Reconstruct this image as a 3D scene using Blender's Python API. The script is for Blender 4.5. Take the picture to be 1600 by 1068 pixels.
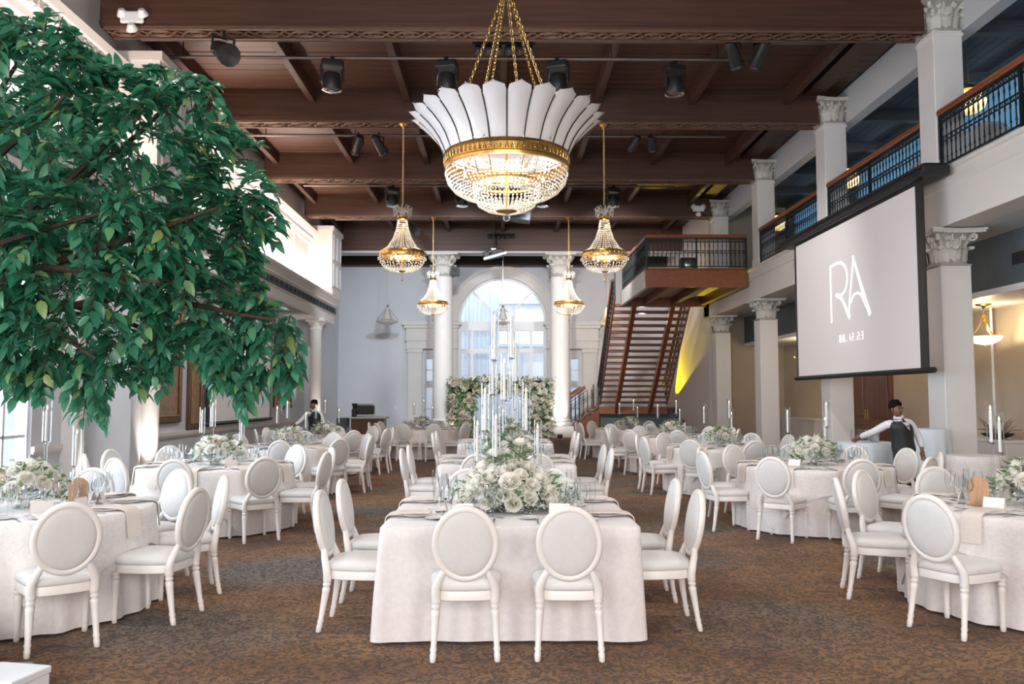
import bpy, math, random
from mathutils import Vector, Matrix, Euler
R = math.radians
PI = math.pi
rnd = random.Random(7)
sc = bpy.context.scene
for o in list(bpy.data.objects): bpy.data.objects.remove(o)
COL = sc.collection

# ------------------------------------------------------------------ camera
CAM_H, FPX = 1.63, 1280.0
PITCH, YAW = math.atan(86/FPX), math.atan(15/FPX)
cd = bpy.data.cameras.new('camera'); cam = bpy.data.objects.new('camera', cd); COL.objects.link(cam)
cam.location = (0, 0, CAM_H); cam.rotation_euler = (R(90)+PITCH, 0, -YAW)
cd.sensor_width = 36; cd.lens = 36*FPX/1600; cd.clip_end = 200; cd.clip_start = 0.05
cd.dof.use_dof = True; cd.dof.focus_distance = 6.0; cd.dof.aperture_fstop = 5.6
sc.camera = cam
_rot = cam.rotation_euler.to_matrix()
def ray(px, py): return _rot @ Vector(((px-800)/FPX, -(py-534)/FPX, -1))
def at(px, py, Y):
    d = ray(px, py); t = Y/d.y; return Vector((d.x*t, Y, CAM_H+d.z*t))
def gz(px, py, Z=0.0):
    d = ray(px, py); t = (Z-CAM_H)/d.z; return Vector((d.x*t, d.y*t, Z))

# ------------------------------------------------------------------ world, exposure
w = bpy.data.worlds.new('world'); sc.world = w; w.use_nodes = True
bg = w.node_tree.nodes['Background']; bg.inputs[0].default_value = (0.90, 0.95, 1.0, 1); bg.inputs[1].default_value = 1.0
sc.view_settings.view_transform = 'Standard'; sc.view_settings.look = 'None'
sc.view_settings.gamma = 1.0; sc.view_settings.use_curve_mapping = False
sc.view_settings.exposure = 0.36
sc.cycles.max_bounces = 8; sc.cycles.diffuse_bounces = 4; sc.cycles.glossy_bounces = 3
sc.cycles.transparent_max_bounces = 24; sc.cycles.transmission_bounces = 6
sc.cycles.sample_clamp_indirect = 6.0; sc.cycles.caustics_reflective = False; sc.cycles.caustics_refractive = False

def area(name, loc, rot, sx, sy, power, col):
    l = bpy.data.lights.new(name, 'AREA'); l.shape = 'RECTANGLE'; l.size = sx; l.size_y = sy
    l.energy = power; l.color = col
    o = bpy.data.objects.new(name, l); o.location = loc; o.rotation_euler = rot; COL.objects.link(o); return o
def point(name, loc, power, col, r=0.05):
    l = bpy.data.lights.new(name, 'POINT'); l.energy = power; l.color = col; l.shadow_soft_size = r
    o = bpy.data.objects.new(name, l); o.location = loc; COL.objects.link(o); return o
def spot(name, loc, tgt, power, col, ang=60, blend=0.6, r=0.05):
    l = bpy.data.lights.new(name, 'SPOT'); l.energy = power; l.color = col; l.spot_size = R(ang); l.spot_blend = blend; l.shadow_soft_size = r
    o = bpy.data.objects.new(name, l); o.location = loc
    o.rotation_euler = (Vector(tgt)-Vector(loc)).to_track_quat('-Z', 'Y').to_euler(); COL.objects.link(o); return o
DAY = (0.86, 0.93, 1.0)
# daylight: tall windows in the wall behind the camera, windows of the left wall, gallery windows on the right
for i, x in enumerate((-4.6, 0.2, 5.0)):
    area('window_daylight', (x, -7.3, 3.9), (R(90), 0, 0), 3.4, 5.6, 440, (1.0, 0.945, 0.90))
for y in (2.2, 6.2, 10.2):
    area('window_daylight', (-8.1, y, 2.5), (R(90), 0, R(-90)), 2.6, 4.0, 330, (0.80, 0.90, 1.0))
area('window_daylight', (-8.1, 12.55, 1.9), (R(90), 0, R(-90)), 1.2, 3.4, 150, DAY)
area('lobby_fill', (0, 40.2, 9.6), (R(-28), 0, 0), 9.0, 3.0, 560, DAY)  # unseen area light added above the sightline to brighten lobby and arch window
for y in (11.5, 16.0, 21.0, 26.0):
    area('gallery_daylight', (11.2, y, 7.0), (R(90), 0, R(90)), 3.6, 1.8, 16, (0.60, 0.80, 1.0))
# LED cove strips standing on the left ledge
area('cove_light', (-6.62, 23.2, 5.52), (R(180), R(-22), 0), 0.12, 13.6, 380, (1.0, 0.80, 0.68))
area('cove_light', (-6.62, 7.5, 5.52), (R(180), R(-22), 0), 0.12, 13.6, 220, (1.0, 0.84, 0.74))

# ------------------------------------------------------------------ mesh builder
class MB:
    def __init__(s): s.v = []; s.f = []; s.m = []; s.cur = 0
    def face(s, idx): s.f.append(tuple(idx)); s.m.append(s.cur)
    def add(s, vs, fs, M=None):
        b = len(s.v)
        s.v += [tuple(M @ Vector(p)) if M is not None else tuple(p) for p in vs]
        for f in fs: s.face([b+i for i in f])
    def box(s, x0, x1, y0, y1, z0, z1, M=None):
        s.add([(x0,y0,z0),(x1,y0,z0),(x1,y1,z0),(x0,y1,z0),(x0,y0,z1),(x1,y0,z1),(x1,y1,z1),(x0,y1,z1)],
              [(3,2,1,0),(4,5,6,7),(0,1,5,4),(1,2,6,5),(2,3,7,6),(3,0,4,7)], M); return s
    def cbox(s, x0, x1, y0, y1, z0, z1, c=0.01, M=None):   # chamfered on all vertical and top edges
        def ring(i, z): return [(x0+i+c,y0+i,z),(x1-i-c,y0+i,z),(x1-i,y0+i+c,z),(x1-i,y1-i-c,z),(x1-i-c,y1-i,z),(x0+i+c,y1-i,z),(x0+i,y1-i-c,z),(x0+i,y0+i+c,z)]
        vs = ring(c*.6,z0)+ring(0,z0+c)+ring(0,z1-c)+ring(c*.6,z1); fs = [tuple(range(7,-1,-1)), tuple(range(24,32))]
        for k in range(3):
            for j in range(8): a=k*8+j; b2=k*8+(j+1)%8; fs.append((a,b2,b2+8,a+8))
        s.add(vs, fs, M); return s
    def lathe(s, prof, n=16, M=None, cap=True, sx=1, sy=1):
        vs=[]; fs=[]
        for r, z in prof:
            for j in range(n): a=2*PI*j/n; vs.append((r*math.cos(a)*sx, r*math.sin(a)*sy, z))
        for k in range(len(prof)-1):
            for j in range(n): a=k*n+j; b2=k*n+(j+1)%n; fs.append((a,b2,b2+n,a+n))
        if cap:
            if prof[0][0] > 1e-5: fs.append(tuple(range(n-1,-1,-1)))
            if prof[-1][0] > 1e-5: q=(len(prof)-1)*n; fs.append(tuple(range(q,q+n)))
        s.add(vs, fs, M); return s
    def tube(s, path, r, n=6, closed=False, M=None, flat=1.0):
        P=[Vector(p) for p in path]; L=len(P); rr = r if isinstance(r,(list,tuple)) else [r]*L
        vs=[]; fs=[]; up=None
        for i,p in enumerate(P):
            if closed: t=P[(i+1)%L]-P[i-1]
            else: t=P[min(i+1,L-1)]-P[max(i-1,0)]
            if t.length < 1e-9: t=Vector((0,0,1))
            t.normalize()
            if up is None:
                up = Vector((0,0,1)) if abs(t.z)<0.9 else Vector((1,0,0))
            a=t.cross(up)
            if a.length<1e-6: a=t.orthogonal()
            a.normalize(); b=a.cross(t).normalized(); up=b
            for j in range(n):
                th=2*PI*j/n; vs.append(p+a*(rr[i]*math.cos(th))+b*(rr[i]*flat*math.sin(th)))
        K = L if closed else L-1
        for i in range(K):
            for j in range(n):
                a0=i*n+j; a1=i*n+(j+1)%n; b0=((i+1)%L)*n+j; b1=((i+1)%L)*n+(j+1)%n; fs.append((a0,a1,b1,b0))
        if not closed: fs.append(tuple(range(n-1,-1,-1))); fs.append(tuple(range((L-1)*n,L*n)))
        s.add(vs, fs, M); return s
    def prism(s, poly, d0, d1, M=None):       # polygon in local XY, extruded along local Z
        n=len(poly); vs=[(x,y,d0) for x,y in poly]+[(x,y,d1) for x,y in poly]
        fs=[tuple(range(n-1,-1,-1)), tuple(range(n,2*n))]+[(j,(j+1)%n,(j+1)%n+n,j+n) for j in range(n)]
        s.add(vs, fs, M); return s
    def sphere(s, c, r, nu=8, nv=6, M=None):
        rx,ry,rz = r if isinstance(r,(tuple,list)) else (r,r,r)
        vs=[(c[0],c[1],c[2]-rz)]; fs=[]
        for k in range(1,nv):
            ph=-PI/2+PI*k/nv
            for j in range(nu): a=2*PI*j/nu; vs.append((c[0]+rx*math.cos(ph)*math.cos(a), c[1]+ry*math.cos(ph)*math.sin(a), c[2]+rz*math.sin(ph)))
        vs.append((c[0],c[1],c[2]+rz)); T=len(vs)-1
        for j in range(nu): fs.append((0,1+(j+1)%nu,1+j)); fs.append((T,T-nu+j,T-nu+(j+1)%nu))
        for k in range(nv-2):
            for j in range(nu): a=1+k*nu+j; b=1+k*nu+(j+1)%nu; fs.append((a,b,b+nu,a+nu))
        s.add(vs, fs, M); return s
    def octa(s, c, r, h=None):
        h=h or r; x,y,z=c
        s.add([(x,y,z-h),(x+r,y,z),(x,y+r,z),(x-r,y,z),(x,y-r,z),(x,y,z+h)],
              [(0,2,1),(0,3,2),(0,4,3),(0,1,4),(5,1,2),(5,2,3),(5,3,4),(5,4,1)])
    def grid(s, rows, closed=False, M=None):
        n=len(rows[0]); vs=[p for r in rows for p in r]; fs=[]
        for k in range(len(rows)-1):
            for j in range(n if closed else n-1): a=k*n+j; b=k*n+(j+1)%n; fs.append((a,b,b+n,a+n))
        s.add(vs, fs, M); return s
    def mesh(s, name, mats, smooth=True, ang=40):
        me=bpy.data.meshes.new(name); me.from_pydata(s.v, [], s.f)
        for m in (mats if isinstance(mats,(list,tuple)) else [mats]): me.materials.append(m)
        if any(s.m): me.polygons.foreach_set('material_index', s.m)
        if smooth:
            me.polygons.foreach_set('use_smooth', [True]*len(me.polygons))
            if ang < 180: me.set_sharp_from_angle(angle=R(ang))
        me.update(); return me
    def build(s, name, mats, parent=None, smooth=True, ang=40, loc=None, rz=0):
        return link(name, s.mesh(name, mats, smooth, ang), parent, loc, rz)
def link(name, me, parent=None, loc=None, rz=0, rot=None, scale=None):
    o=bpy.data.objects.new(name, me); COL.objects.link(o)
    if parent is not None: o.parent=parent
    if loc is not None: o.location=loc
    if rot is not None: o.rotation_euler=rot
    elif rz: o.rotation_euler=(0,0,rz)
    if scale is not None: o.scale = (scale,)*3 if isinstance(scale,(int,float)) else scale
    return o
def tag(o, label=None, cat=None, group=None, kind=None):
    if label: o['label']=label
    if cat: o['category']=cat
    if group: o['group']=group
    if kind: o['kind']=kind
    return o
def thing(name, label, cat, loc=(0,0,0), rz=0, group=None, kind=None):
    o=bpy.data.objects.new(name, None); COL.objects.link(o); o.location=loc; o.rotation_euler=(0,0,rz)
    o.empty_display_size=0.1
    return tag(o, label, cat, group, kind)
def struct(o, label=None): return tag(o, label, None, None, 'structure')
def copy_tree(o, parent=None):
    c=o.copy(); COL.objects.link(c); c.parent=parent
    for ch in KIDS.get(o.name, list(o.children)): copy_tree(ch, c)
    return c
KIDS={}
def TR(x=0,y=0,z=0,rx=0,ry=0,rz=0,s=1):
    return Matrix.Translation((x,y,z)) @ Euler((rx,ry,rz)).to_matrix().to_4x4() @ Matrix.Diagonal((s,s,s,1))

# ------------------------------------------------------------------ materials
def mat(name, col, rough=0.5, metal=0.0, var=0.0, scale=8.0, bump=0.0, bscale=60.0, emit=None, estr=0.0, trans=0.0, sheen=0.0, spec=0.5, coat=0.0, stretch=None, subsurf=0.0):
    m=bpy.data.materials.new(name); m.use_nodes=True; nt=m.node_tree; b=nt.nodes['Principled BSDF']
    b.inputs['Base Color'].default_value=(*col,1); b.inputs['Roughness'].default_value=rough; b.inputs['Metallic'].default_value=metal
    b.inputs['Specular IOR Level'].default_value=spec
    if coat: b.inputs['Coat Weight'].default_value=coat
    if sheen: b.inputs['Sheen Weight'].default_value=sheen
    if trans: b.inputs['Transmission Weight'].default_value=trans
    if emit: b.inputs['Emission Color'].default_value=(*emit,1); b.inputs['Emission Strength'].default_value=estr
    tc=nt.nodes.new('ShaderNodeTexCoord'); mp=nt.nodes.new('ShaderNodeMapping'); nt.links.new(tc.outputs['Object'], mp.inputs[0])
    if stretch: mp.inputs['Scale'].default_value=stretch
    if var>0:
        n=nt.nodes.new('ShaderNodeTexNoise'); n.inputs['Scale'].default_value=scale; n.inputs['Detail'].default_value=4
        nt.links.new(mp.outputs[0], n.inputs[0])
        r=nt.nodes.new('ShaderNodeValToRGB'); nt.links.new(n.outputs[0], r.inputs[0])
        r.color_ramp.elements[0].position=0.3; r.color_ramp.elements[1].position=0.72
        r.color_ramp.elements[0].color=(*[max(0,c*(1-var)) for c in col],1); r.color_ramp.elements[1].color=(*[min(1,c*(1+var)) for c in col],1)
        nt.links.new(r.outputs[0], b.inputs['Base Color'])
    if bump>0:
        n2=nt.nodes.new('ShaderNodeTexNoise'); n2.inputs['Scale'].default_value=bscale; n2.inputs['Detail'].default_value=3
        nt.links.new(mp.outputs[0], n2.inputs[0]); bp=nt.nodes.new('ShaderNodeBump'); bp.inputs['Strength'].default_value=bump; bp.inputs['Distance'].default_value=0.01
        nt.links.new(n2.outputs[0], bp.inputs['Height']); nt.links.new(bp.outputs[0], b.inputs['Normal'])
    return m
def island_var(m, c0, c1, hue=None):
    nt=m.node_tree; b=nt.nodes['Principled BSDF']; g=nt.nodes.new('ShaderNodeNewGeometry'); r=nt.nodes.new('ShaderNodeValToRGB')
    oi=nt.nodes.new('ShaderNodeObjectInfo'); ad=nt.nodes.new('ShaderNodeMath'); ad.operation='ADD'; fr=nt.nodes.new('ShaderNodeMath'); fr.operation='FRACT'
    nt.links.new(g.outputs['Random Per Island'], ad.inputs[0]); nt.links.new(oi.outputs['Random'], ad.inputs[1]); nt.links.new(ad.outputs[0], fr.inputs[0])
    nt.links.new(fr.outputs[0], r.inputs[0]); r.color_ramp.elements[0].color=(*c0,1); r.color_ramp.elements[1].color=(*c1,1)
    if hue:
        for p,c in hue: e=r.color_ramp.elements.new(p); e.color=(*c,1)
    nt.links.new(r.outputs[0], b.inputs['Base Color']); return m
def glassmat(name, tint=(1,1,1), rough=0.02, amt=0.25):
    m=bpy.data.materials.new(name); m.use_nodes=True; nt=m.node_tree; nt.nodes.remove(nt.nodes['Principled BSDF'])
    out=nt.nodes['Material Output']; t=nt.nodes.new('ShaderNodeBsdfTransparent'); t.inputs[0].default_value=(*tint,1)
    g=nt.nodes.new('ShaderNodeBsdfGlossy'); g.inputs['Roughness'].default_value=rough; g.inputs[0].default_value=(1,1,1,1)
    lw=nt.nodes.new('ShaderNodeLayerWeight'); lw.inputs[0].default_value=amt
    pw=nt.nodes.new('ShaderNodeMath'); pw.operation='MULTIPLY'; pw.inputs[1].default_value=0.75; nt.links.new(lw.outputs['Fresnel'], pw.inputs[0])
    mx=nt.nodes.new('ShaderNodeMixShader'); nt.links.new(pw.outputs[0], mx.inputs[0]); nt.links.new(t.outputs[0], mx.inputs[1]); nt.links.new(g.outputs[0], mx.inputs[2])
    nt.links.new(mx.outputs[0], out.inputs[0]); return m
def translucent(m, amt, col):
    nt=m.node_tree; b=nt.nodes['Principled BSDF']; out=nt.nodes['Material Output']
    t=nt.nodes.new('ShaderNodeBsdfTranslucent'); t.inputs[0].default_value=(*col,1)
    mx=nt.nodes.new('ShaderNodeMixShader'); mx.inputs[0].default_value=amt
    nt.links.new(b.outputs[0], mx.inputs[1]); nt.links.new(t.outputs[0], mx.inputs[2]); nt.links.new(mx.outputs[0], out.inputs[0]); return m
M={}
M['wall_grey']=mat('wall_grey',(0.68,0.70,0.75),0.75,var=0.03,scale=1.2,bump=0.05)
M['wall_cream']=mat('wall_cream',(0.74,0.69,0.65),0.7,var=0.02,scale=2,bump=0.04)
M['wall_beige']=mat('wall_beige',(0.56,0.48,0.38),0.75,var=0.04,scale=2,bump=0.06)
M['plaster']=mat('plaster',(0.78,0.755,0.74),0.6,var=0.02,scale=3,bump=0.03)
M['capital_wash_shade']=mat('capital_wash_shade',(0.40,0.385,0.36),0.7,var=0.10,scale=14)  # dark antique wash on the bell, doubling as crevice shade in the colour
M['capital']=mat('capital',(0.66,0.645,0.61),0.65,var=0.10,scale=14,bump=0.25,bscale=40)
M['soffit']=mat('soffit',(0.62,0.64,0.66),0.7,var=0.02)
M['slate']=mat('slate',(0.10,0.125,0.145),0.7,var=0.08,scale=3)
M['slate_wood']=mat('slate_wood',(0.085,0.10,0.12),0.6,var=0.2,scale=3,stretch=(0.5,6,6))
M['dark']=mat('dark',(0.018,0.016,0.015),0.6)
M['beam_wood']=mat('beam_wood',(0.066,0.028,0.016),0.5,var=0.28,scale=2.2,stretch=(0.35,5,6),bump=0.1,bscale=12)
M['plank_wood']=mat('plank_wood',(0.088,0.038,0.022),0.48,var=0.32,scale=2.0,stretch=(0.3,5,4),bump=0.1,bscale=12)
island_var
M['carve']=mat('carve',(0.13,0.072,0.045),0.5,var=0.2,scale=10)
M['stair_wood']=mat('stair_wood',(0.20,0.062,0.027),0.4,var=0.25,scale=3,stretch=(0.4,6,6))
M['rail_wood']=mat('rail_wood',(0.27,0.085,0.035),0.3,var=0.2,scale=3,stretch=(4,0.4,6),coat=0.3)
M['door_wood']=mat('door_wood',(0.155,0.058,0.027),0.4,var=0.25,scale=3,stretch=(5,5,0.4),coat=0.2)
M['iron']=mat('iron',(0.012,0.018,0.022),0.4,metal=0.3)
M['black']=mat('black',(0.015,0.015,0.016),0.45)
M['pipe']=mat('pipe',(0.16,0.13,0.12),0.4,metal=0.7)
M['gold']=mat('gold',(0.62,0.36,0.10),0.28,metal=1.0,var=0.15,scale=20)
M['brass']=mat('brass',(0.62,0.44,0.18),0.3,metal=1.0)
M['chrome']=mat('chrome',(0.75,0.76,0.78),0.15,metal=1.0)
M['silver']=mat('silver',(0.62,0.61,0.60),0.25,metal=1.0)
M['chair_paint']=mat('chair_paint',(0.80,0.75,0.715),0.38,var=0.02,scale=6)
M['chair_fabric']=mat('chair_fabric',(0.66,0.635,0.62),0.6,var=0.025,scale=30,bump=0.10,bscale=350,sheen=0.15)
M['cloth']=mat('cloth',(0.75,0.695,0.68),0.8,var=0.05,scale=26,bump=0.35,bscale=60,sheen=0.2)
M['lace']=mat('lace',(0.78,0.73,0.71),0.8,var=0.06,scale=38,bump=0.5,bscale=55,sheen=0.2)
M['bluecloth']=mat('bluecloth',(0.66,0.72,0.78),0.7,var=0.03,scale=9,sheen=0.2)
M['napkin']=mat('napkin',(0.72,0.64,0.58),0.8,var=0.03,scale=40,bump=0.1,bscale=300)
M['china']=mat('china',(0.82,0.80,0.79),0.2,coat=0.3)
M['card']=mat('card',(0.82,0.77,0.74),0.7)
M['glass']=glassmat('glass',(0.97,0.98,0.985),0.03,0.16)
M['acrylic']=glassmat('acrylic',(0.965,0.975,0.985),0.03,0.14)
M['pane']=glassmat('pane',(0.93,0.96,0.98),0.03,0.12)
M['wax']=mat('wax',(0.85,0.80,0.72),0.5,emit=(1.0,0.55,0.25),estr=0.0)
M['flame']=mat('flame',(1,0.7,0.3),0.5,emit=(1.0,0.60,0.20),estr=6)
M['rose']=translucent(island_var(mat('rose',(0.86,0.83,0.77),0.6),(0.90,0.86,0.77),(0.94,0.92,0.88)),0.3,(0.95,0.92,0.85))
M['rose_blush']=translucent(island_var(mat('rose_blush',(0.82,0.71,0.62),0.6),(0.80,0.66,0.54),(0.86,0.80,0.72)),0.25,(0.88,0.75,0.65))
M['breath']=island_var(mat('breath',(0.78,0.79,0.74),0.7),(0.62,0.66,0.56),(0.86,0.86,0.84))
M['foliage']=translucent(island_var(mat('foliage',(0.10,0.17,0.07),0.5),(0.08,0.15,0.06),(0.26,0.35,0.18)),0.2,(0.15,0.3,0.08))
M['leaf']=translucent(island_var(mat('leaf',(0.03,0.12,0.06),0.33,spec=0.6),(0.02,0.12,0.075),(0.09,0.25,0.14),
    [(0.35,(0.035,0.19,0.105)),(0.62,(0.05,0.17,0.12)),(0.80,(0.085,0.30,0.17)),(0.90,(0.12,0.33,0.18)),(0.96,(0.32,0.42,0.12))]),0.38,(0.08,0.38,0.20))
M['bark']=mat('bark',(0.045,0.024,0.016),0.7,var=0.4,scale=12,bump=0.5,bscale=25,stretch=(3,3,0.7))
M['screen']=mat('screen',(0.62,0.575,0.57),0.8,emit=(0.62,0.56,0.56),estr=0.2)  # faint emission stands in for projector light on the fabric
M['logo']=mat('logo',(1,1,1),0.6,emit=(1.0,0.98,0.98),estr=0.5)  # emission stands in for the projected white lettering
M['petal']=translucent(mat('petal',(0.80,0.78,0.80),0.18,coat=0.4),0.22,(0.85,0.80,0.76))
M['lead']=mat('lead',(0.03,0.035,0.04),0.4,metal=0.5)
M['crystal']=mat('crystal',(0.88,0.86,0.82),0.12,spec=0.9,coat=0.5)
translucent(M['crystal'],0.40,(0.92,0.88,0.80))
M['crystal_clear']=glassmat('crystal_clear',(0.90,0.91,0.92),0.05,0.35)
M['bulb']=mat('bulb',(1,0.9,0.7),0.4,emit=(1.0,0.74,0.40),estr=9)
M['shade_glass']=translucent(mat('shade_glass',(0.85,0.78,0.66),0.3),0.5,(0.95,0.80,0.55))
M['skin']=mat('skin',(0.20,0.095,0.06),0.5,var=0.06,scale=20)
M['hair']=mat('hair',(0.010,0.008,0.007),0.95,spec=0.1,bump=0.6,bscale=60)
M['shirt']=mat('shirt',(0.74,0.74,0.77),0.7,bump=0.15,bscale=14)
M['vest']=mat('vest',(0.016,0.018,0.021),0.55,bump=0.15,bscale=16)
M['trousers']=mat('trousers',(0.014,0.015,0.019),0.65,bump=0.15,bscale=12)
M['teal']=mat('teal',(0.03,0.13,0.12),0.7,var=0.3,scale=15,sheen=0.4)
M['white']=mat('white',(0.82,0.83,0.86),0.4)
M['art']=mat('art',(0.36,0.25,0.17),0.7,var=0.25,scale=9,bump=0.2)
M['frame_wood']=mat('frame_wood',(0.12,0.065,0.035),0.4,var=0.2,scale=10)
M['drape_blue']=mat('drape_blue',(0.07,0.17,0.25),0.6,var=0.3,scale=3,stretch=(1,5,0.2))
M['curtain']=translucent(mat('curtain',(0.78,0.80,0.84),0.8),0.4,(0.8,0.85,0.9))
M['steel']=mat('steel',(0.45,0.46,0.47),0.3,metal=0.9)
M['tan']=mat('tan',(0.50,0.29,0.17),0.6,var=0.15,scale=14,stretch=(4,4,0.6))
M['bar_wood']=mat('bar_wood',(0.19,0.075,0.035),0.4,var=0.3,scale=4,stretch=(5,5,0.5))
M['led']=mat('led',(1,0.9,0.8),0.5,emit=(1.0,0.80,0.68),estr=6)
M['uplight']=mat('uplight',(1,0.9,0.8),0.5,emit=(1.0,0.86,0.75),estr=25)
M['stem']=mat('stem',(0.10,0.16,0.06),0.6)

# carpet: golden brown damask with dark scrolls and cool grey medallions
def carpet():
    m=bpy.data.materials.new('carpet'); m.use_nodes=True; nt=m.node_tree; N=nt.nodes.new; L=nt.links.new
    b=nt.nodes['Principled BSDF']; b.inputs['Roughness'].default_value=0.95; b.inputs['Specular IOR Level'].default_value=0.1; b.inputs['Sheen Weight'].default_value=0.1
    tc=N('ShaderNodeTexCoord'); mp=N('ShaderNodeMapping'); L(tc.outputs['Object'],mp.inputs[0])
    def noise(sc_,det,dist=0,src=None):
        n=N('ShaderNodeTexNoise'); n.inputs['Scale'].default_value=sc_; n.inputs['Detail'].default_value=det; n.inputs['Distortion'].default_value=dist; L((src or mp).outputs[0],n.inputs[0]); return n
    def ramp(src,p0,p1,c0=(0,0,0,1),c1=(1,1,1,1)):
        r=N('ShaderNodeValToRGB'); L(src,r.inputs[0]); e=r.color_ramp.elements; e[0].position=p0; e[1].position=p1; e[0].color=c0; e[1].color=c1; return r
    def mix(f,a,c,mode='MIX'):
        x=N('ShaderNodeMixRGB'); x.blend_type=mode
        for k,q in ((0,f),(1,a),(2,c)):
            if isinstance(q,(int,float)): x.inputs[k].default_value=q
            elif isinstance(q,tuple): x.inputs[k].default_value=q
            else: L(q,x.inputs[k])
        return x
    scroll=ramp(noise(13,2,2.6).outputs[0],0.47,0.53)          # curling foliage figure
    fine=ramp(noise(34,2,1.2).outputs[0],0.45,0.56)
    fig=mix(0.22,scroll.outputs[0],fine.outputs[0])
    tone=ramp(noise(0.9,2,0.4).outputs[0],0.36,0.62)            # drifting ochre / umber ground
    ground=mix(tone.outputs[0],(0.155,0.064,0.021,1),(0.275,0.135,0.050,1))
    dark=mix(tone.outputs[0],(0.036,0.018,0.010,1),(0.066,0.034,0.018,1))
    warm=mix(fig.outputs[0],dark.outputs[0],ground.outputs[0])
    cool=mix(fig.outputs[0],(0.026,0.024,0.022,1),(0.165,0.145,0.12,1))
    # dark medallions: soft-edged lobed blots on a loose lattice
    wn=noise(2.2,3,0.5); wv=mix(0.45,mp.outputs[0],wn.outputs['Color'],'ADD')
    md=N('ShaderNodeTexVoronoi'); md.feature='F1'; md.inputs['Scale'].default_value=0.50; md.inputs['Randomness'].default_value=0.35; L(wv.outputs[0],md.inputs['Vector'])
    med=ramp(md.outputs['Distance'],0.26,0.46,(1,1,1,1),(0,0,0,1))
    sel=ramp(noise(0.33,1).outputs[0],0.40,0.60)
    fac=mix(1.0,med.outputs[0],mix(0.75,(0.3,0.3,0.3,1),sel.outputs[0],'ADD').outputs[0],'MULTIPLY'); 
    col=mix(fac.outputs[0],warm.outputs[0],cool.outputs[0]); L(col.outputs[0],b.inputs['Base Color'])
    n4=noise(240,2); bp=N('ShaderNodeBump'); bp.inputs['Strength'].default_value=0.35; bp.inputs['Distance'].default_value=0.01; L(n4.outputs[0],bp.inputs['Height']); L(bp.outputs[0],b.inputs['Normal'])
    return m
M['carpet']=carpet()

# ------------------------------------------------------------------ structure
XL, XR, YE = -7.2, 7.44, 37.0
YC = [13.7, 18.5, 23.5, 28.4]
ZB, ZC = 8.0, 8.78          # beam underside, ceiling
o=MB().box(-9,10.6,-7.5,YE+5.5,-0.2,0).build('floor',M['carpet'],smooth=False); struct(o,'patterned brown and grey damask carpet')
cl=MB().box(-7.6,8.1,-7.5,YE+0.3,ZC+0.03,ZC+0.25).build('ceiling',M['dark'],smooth=False); struct(cl,'dark brown plank ceiling')
pm=MB().cbox(-7.2,7.9,0.008,0.292,ZC-0.025,ZC+0.04,0.008).mesh('ceiling_plank',M['plank_wood'],False)
y=13.9; k=0
while y<YE:
    p=link('ceiling_plank',pm,cl,(rnd.uniform(-.02,.02),y,rnd.uniform(-.006,.006))); y+=0.3
# joists running along the hall
jm=MB().cbox(-0.075,0.075,0,4.95,ZC-0.36,ZC,0.01).mesh('ceiling_joist',M['beam_wood'],False)
for yb in (13.9,18.7,23.7,28.6):
    for x in (-6.6,-4.4,-2.2,0.02,2.2,4.4,6.6): link('ceiling_joist',jm,cl,(x,yb,0))
# carved undersides: guilloche of ovals and leaf sprays
def carve_mesh(x0,x1,wd):
    b=MB(); p=0.62; x=x0+0.3
    while x<x1-0.2:
        b.tube([(x+0.20*math.cos(a),0.105*math.sin(a),0) for a in [2*PI*i/14 for i in range(14)]],0.022,4,True)
        b.tube([(x+0.10*math.cos(a),0.05*math.sin(a),0) for a in [2*PI*i/8 for i in range(8)]],0.014,4,True)
        for sx in (-1,1):
            for sy in (-1,1):
                b.tube([(x+sx*0.20,0,0),(x+sx*0.26,sy*0.05,-.005),(x+sx*0.31,sy*0.10,0),(x+sx*0.25,sy*0.125,0)],[0.02,0.02,0.014,0.006],4)
        x+=p
    for sy in (-1,1): b.box(x0,x1,sy*0.19-0.02,sy*0.19+0.02,-0.02,0.02)
    return b.mesh('carved_strip',M['carve'])
cm=carve_mesh(-6.9,7.4,0.4)
for i,yb in enumerate(YC):
    yb+=.1; b=MB(); b.cbox(-6.95,7.36,yb,yb+0.46,ZB,ZC+0.02,0.012)
    for z in (ZB+0.05,ZB+0.60): b.box(-6.95,7.34,yb-0.02,yb,z,z+0.05)
    o=b.build('ceiling_beam',M['beam_wood'],smooth=False); struct(o,'dark timber ceiling beam, '+('nearest the camera','second from the camera','third from the camera','fourth from the camera')[i])
    c=link('carved_strip',cm,o,(0,yb+0.23,ZB-0.015)); tag(c,kind='stuff')
b=MB(); b.cbox(-7.2,7.44,33.4,34.1,7.62,ZC,0.015); b.box(-7.2,7.44,33.36,33.4,7.9,7.98); b.box(-7.2,7.44,33.36,33.4,8.5,8.58)
e=struct(b.build('ceiling_beam',M['beam_wood'],smooth=False),'deep dark timber beam resting on the two round columns')
MB().box(-7.2,7.44,33.38,34.12,7.54,7.62).build('lintel_strip',M['soffit'],e,False)
# side purlin along the right arcade under the ceiling
o=MB().box(7.0,7.42,13.8,33.4,8.62,ZC).build('ceiling_beam',M['beam_wood'],smooth=False); struct(o,'dark timber beam running along the top of the right arcade')

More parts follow.
